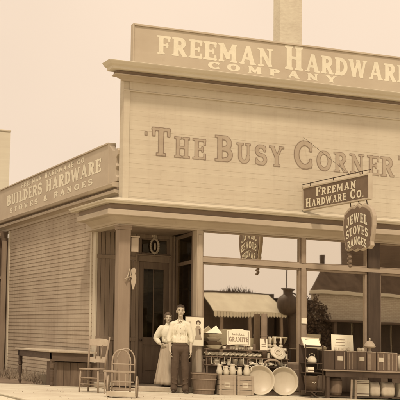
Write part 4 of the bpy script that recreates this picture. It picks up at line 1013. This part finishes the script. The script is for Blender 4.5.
# stovepipe
t = thing('stovepipe', 'upright length of grey stovepipe standing on the display stand behind the small card', 'stovepipe', (3.07, -.075, .93))
MB().lathe([(.07, 0), (.07, .3), (.074, .3), (.074, .33), (.07, .33), (.07, .78), (.064, .78), (.064, .02), (0, .02)], n=22).build('pipe', mat('pipe_iron', .25, .2), t, smooth=False)
# ring mould
t = thing('ring_mould', 'round fluted cake mould tilted forward at the right end of the display shelves', 'mould', (3.33, -.19, .775))
Mx = T(0, 0, .0) @ RX(.9)
m = MB()
for R_, r, z in ((.15, .022, .06), (.105, .016, .075), (.06, .014, .085)): m.tube([Mx @ Vector((R_ * math.cos(a), R_ * math.sin(a) + .02, z)) + Vector((0, 0, .06)) for a in [2 * PI * i / 30 for i in range(30)]], r, 8, closed=True)
m.lathe([(0, .04), (.15, .05), (.16, .07), (.15, .09), (.0, .06)], 0, 0, .06, 30, Mx)
m.build('mould_ring', TIN, t, smooth=True)
# draped chain / tools hanging over the pans (curved pieces)
t = thing('coiled_hose', 'pale curved horse collar lying above the round pans', 'collar', (3.2, -.33, .62))
m = MB(); m.tube([(.17 * math.cos(a) - .05, -.02 * math.sin(a), .05 + .07 * math.sin(a)) for a in [PI * (-.1 + 1.25 * i / 16) for i in range(17)]], [.012 + .012 * math.sin(PI * i / 16) for i in range(17)], 8)
m.build('collar_roll', mat('collar_leather', .35, .2), t, smooth=True)
# price card on the mullion
tag(MB().box(-.06, .06, -.02, -.008, -.06, .06).build('price_card', CARD, loc=(4.035, .0, 1.60)), 'tiny white square card pinned on the post between the shop windows', 'card')

# rack with tilted tray
t = thing('display_rack', 'dark open rack with crossed feet between the round pans and the long goods table', 'rack', (3.86, -.74, 0))
for x in (-.2, .2):
    for y in (-.15, .15): MB().box(x - .012, x + .012, y - .012, y + .012, .10, 1.10).build('post', DARK, t, bevel=.002)
m = MB()
for z in (.14, .52, .72, 1.08): m.box(-.185, .185, -.16, .16, z - .02, z)
m.box(-.185, .185, .14, .15, .14, 1.08)
m.build('shelf', DARK, t, bevel=.002)
for s in (-1, 1):
    Mf = T(0, -.15, .07) @ RY(s * .9); MB().box(-.012, .012, -.012 + .026 * (s > 0), .012 + .026 * (s > 0), -.11, .11, Mf).build('foot', IRON, t)
t = thing('white_tray', 'white shallow tray tilted on top of the dark rack', 'tray', (3.86, -.74, 1.08))
Mt = T(0, 0, .04) @ RZ(-.1) @ RX(.75)
MB().box(-.19, .19, -.15, .15, 0, .012, Mt).box(-.19, .19, -.15, -.14, .012, .03, Mt).box(-.19, .19, .14, .15, .012, .03, Mt).box(-.19, -.18, -.15, .15, .012, .03, Mt).box(.18, .19, -.15, .15, .012, .03, Mt).build('tray_pan', CARD, t)
MB().box(-.1, .1, .07, .09, -.0, .12).build('prop', DARK, t)
t = thing('white_kettle', 'white enamel kettle on the upper shelf of the dark rack', 'kettle', (3.86, -.78, .72))
MB().lathe([(.09, 0), (.1, .02), (.095, .08), (.06, .12), (.03, .135), (0, .145)], n=20).build('kettle_body', ENAM, t, smooth=True)
MB().tube([(-.07, 0, .11), (-.06, 0, .17), (0, 0, .20), (.06, 0, .17), (.07, 0, .11)], .007, 6).tube([(-.09, 0, .05), (-.14, 0, .10)], [.016, .01], 6).build('handle', ENAM, t, smooth=True)
t = thing('white_box', 'small white carton on the middle shelf of the dark rack', 'carton', (3.80, -.82, .52))
MB().box(-.07, .07, -.05, .05, 0, .11).build('carton_body', CARD, t, bevel=.004); MB().box(-.071, .071, -.0515, -.05, .03, .06).build('carton_band', STAND, t)
t = thing('dark_pail', 'dark pail on the bottom shelf of the rack', 'pail', (3.86, -.74, .14))
MB().lathe([(.12, 0), (.16, .30), (.168, .31), (.155, .30), (.115, .01), (0, .01)], n=24).build('bucket', STAND, t, smooth=True)
MB().tube([(-.155, 0, .29), (-.12, -.06, .2), (0, -.17, .16), (.12, -.06, .2), (.155, 0, .29)], .006, 6).build('handle', TIN, t, smooth=True)
# long goods table on the right
t = thing('goods_table', 'long dark trestle table loaded with upright boxes in front of the right windows', 'table', (4.05, -.62, 0))
MB().box(0, 5.2, -.38, .38, .565, .595).build('table_top', mat('goods_table_top', .30, .2, (2, 2, 9), 6, .3, .7), t, bevel=.006)
MB().box(.04, 5.16, -.35, -.33, .45, .563).box(.04, 5.16, .33, .35, .45, .563).build('apron', DARK, t, bevel=.004)
for x in (.1, 1.9, 3.6, 5.1):
    for y in (-.30, .30): MB().box(x - .035, x + .035, y - .035, y + .035, 0, .563).build('leg', DARK, t, bevel=.004)
MB().box(.14, 5.06, -.25, .25, .03, .05).build('lower_shelf', DARK, t)
def tallbox(x0, x1, h, y, label, v, stripes, seedn):
    w = x1 - x0
    t = thing('upright_box', label, 'box', ((x0 + x1) / 2, y, .595), 'upright boxes standing in a row on the goods table')
    mt = mat('box_tone_%d' % int(v * 100), v, .15, (20, 20, 2), 5, .2, .6)
    MB().box(-w / 2 + .004, w / 2 - .004, -.16, .16, 0, h).build('body', mt, t, bevel=.006)
    MB().box(-w / 2 + .01, w / 2 - .01, -.155, .155, h, h + .012).build('lid', mat('box_lid', .5, .15), t, bevel=.003)
    m = MB()
    for a, b in stripes: m.box(-w / 2 + w * a, -w / 2 + w * b, -.163, -.16, .02, h - .02)
    m.build('stripe', mat('box_stripe', .30, .2, (3, 3, 12)), t)
    if seedn in (1, 3, 5): MB().box(-w * .28, w * .25, -.1645, -.1605, h * .5, h * .72).build('paper_label', mat('old_label', .6, .15), t)
edges = [(4.09, 4.34), (4.35, 4.60), (4.62, 4.86), (4.87, 5.09), (5.10, 5.32), (5.33, 5.55), (5.56, 5.84)]
labs = ['darkest upright box at the left end of the goods table row', 'dark upright box second from the left end of the goods table row', 'upright box with thin pale stripes directly below the right placard edge', 'plain brown upright box, fourth along the goods table row', 'brown upright box with one broad pale stripe, fifth along the goods table row', 'brown upright box sixth along the goods table row, by the dark pier', 'wider upright box with three pale stripes, seventh along the goods table row']
st = [[], [(.82, .9)], [(.2, .3), (.5, .62)], [(.88, .95)], [(.1, .4)], [(.1, .18), (.7, .78)], [(.12, .3), (.48, .58), (.8, .9)]]
for i, ((a, b), l, s_) in enumerate(zip(edges, labs, st)): tallbox(a, b, .385 + .006 * (i % 2), -.72, l, (.08, .10, .15, .13, .16, .14, .15)[i], s_, i)
t = thing('bread_tin', 'pale domed tin at the right edge of the frame on the goods table', 'tin', (6.02, -.72, .595))
MB().lathe([(.16, 0), (.165, .2), (.15, .28), (.1, .33), (0, .35)], n=26, sx=.95).build('tin_body', TIN, t, smooth=True); MB().ell((0, 0, .36), (.02, .02, .02)).build('knob', IRON, t, smooth=True)
for i, x in enumerate((6.35, 6.62, 6.9)):
    tallbox(x - .13, x + .13, .36, -.72, ('upright box beyond the domed tin, just outside the busy part of the table', 'upright box second beyond the domed tin', 'upright box third beyond the domed tin')[i], .18, [(.3, .5)], 20 + i)
placard('right_placard', 4.36, 4.87, .997, 1.33, -.70, 'white placard with faint lines standing on the boxes of the goods table', [(.2, .66, .62, .70), (.2, .5, .6, .53), (.15, .32, .6, .36), (.66, .3, .68, .6), (.75, .3, .77, .6), (.84, .3, .86, .58)], .08)
for i, x in enumerate((4.40, 4.50, 4.60, 4.70, 4.95, 5.04)):
    tag(MB().lathe([(.03, 0), (.04, .02), (.035, .06), (.012, .075), (0, .08)], n=12).build('small_pot', random.choice((ENAM, TIN)), loc=(x, -.80, .995)), 'little pale pot standing on the box tops in front of the right placard', 'pot', 'little pots on the box tops')
t = thing('cake_stand', 'small domed dish on a foot standing on the boxes near the dark pier', 'dish', (5.28, -.66, .992))
MB().lathe([(.07, 0), (.03, .02), (.025, .07), (.12, .10), (.13, .12), (.12, .125), (.11, .16), (.07, .215), (.02, .24), (0, .25)], n=24).build('dome', mat('cake_dome', .42, .2), t, smooth=True); MB().ell((0, 0, .27), (.02, .02, .025)).build('knob', TIN, t, smooth=True)
# under the table
def under(x0, x1, h, label, v, ribs, kind):
    w = x1 - x0
    t = thing(kind, label, kind.split('_')[-1], ((x0 + x1) / 2, -.74, .05))
    if kind == 'paper_sack':
        m = MB(); vs = []; n = 24
        rows = [(0, .44, .40), (.08, .5, .48), (h * .6, .49, .46), (h * .85, .45, .36), (h, .47, .10)]
        for z, a, b in rows:
            for j in range(n):
                th = 2 * PI * j / n; c = abs(math.cos(th)) ** .45 * math.copysign(1, math.cos(th)); s = abs(math.sin(th)) ** .45 * math.copysign(1, math.sin(th))
                vs.append((c * a * w, s * b * .26 + .006 * math.sin(7 * th + z * 20), z + .01 * math.sin(5 * th) * (z > .1)))
        fs = [tuple(range(n - 1, -1, -1)), tuple(range(4 * n, 5 * n))] + [(i * n + j, i * n + (j + 1) % n, (i + 1) * n + (j + 1) % n, (i + 1) * n + j) for i in range(4) for j in range(n)]
        m.add(vs, fs).build('sack_body', mat('sack_paper', v, .12, (7, 7, 7), 6, .5, .9, bdist=.01), t, smooth=True)
    else:
        MB().box(-w / 2, w / 2, -.12, .12, 0, h).build('body', mat('carton_%d' % int(v * 100), v, .1, (3, 3, 9), 6, .2, .85), t, bevel=.006)
        m = MB()
        for z in ribs: m.box(-w / 2 + .01, w / 2 - .01, -.125, -.12, z, z + .014)
        m.build('band', STAND, t)
under(4.86, 5.16, .34, 'pale banded carton under the goods table, leftmost of the pale packages', .62, (.05, .27, .3), 'pale_carton')
under(5.20, 5.45, .31, 'pale paper sack under the goods table between the banded carton and the wider sack', .52, (), 'paper_sack')
under(5.48, 5.80, .31, 'wider pale paper sack under the goods table near the dark pier', .56, (), 'paper_sack')
under(5.90, 6.2, .30, 'pale carton under the goods table at the right edge of the frame', .62, (.04, .24), 'pale_carton')
for i, x in enumerate((4.70, 4.80)):
    tag(MB().box(-.02, .02, -.01, .01, 0, .40, RY(.03)).build('wooden_lath', TRUCK, loc=(x, -.93, .0)), ('pale narrow lath leaning under the goods table, beside the dark gap', 'pale narrow lath leaning under the goods table, nearest the banded carton')[i], 'lath', 'laths under the goods table')
t = thing('dark_keg', 'dark keg under the left end of the goods table', 'keg', (4.42, -.72, .05))
MB().lathe([(.13, 0), (.15, .08), (.16, .19), (.15, .3), (.13, .38), (.12, .37), (0, .36)], n=24).build('staves', TUB, t, smooth=True)
for z, r in ((.06, .15), (.32, .15)): MB().tube([(r * math.cos(a), r * math.sin(a), z) for a in [2 * PI * i / 30 for i in range(30)]], .008, 6, closed=True).build('hoop', IRON, t, smooth=True)
# goods behind the return glass: stacked plates
t = thing('plate_stack', 'pale plates on racks behind the side window of the entrance', 'plates', (2.02, 1.0, 1.0))
for i, z in enumerate((1.55, 1.35, 1.27, 1.21, 1.14, .98)):
    MB().lathe([(.05, 0), (.15 + .02 * math.sin(i * 3), .02), (.155 + .02 * math.sin(i * 3), .025), (.05, .008), (0, .008)], 0, 0, z, 22).build('plate', ENAM, t, smooth=True)
MB().box(-.012, .012, .10, .13, -.9, 1.7).box(-.02, .02, -.1, .12, .95, .965).box(-.02, .02, -.1, .12, 1.1, 1.115).box(-.02, .02, -.1, .12, 1.52, 1.535).build('rack_post', STAND, t)
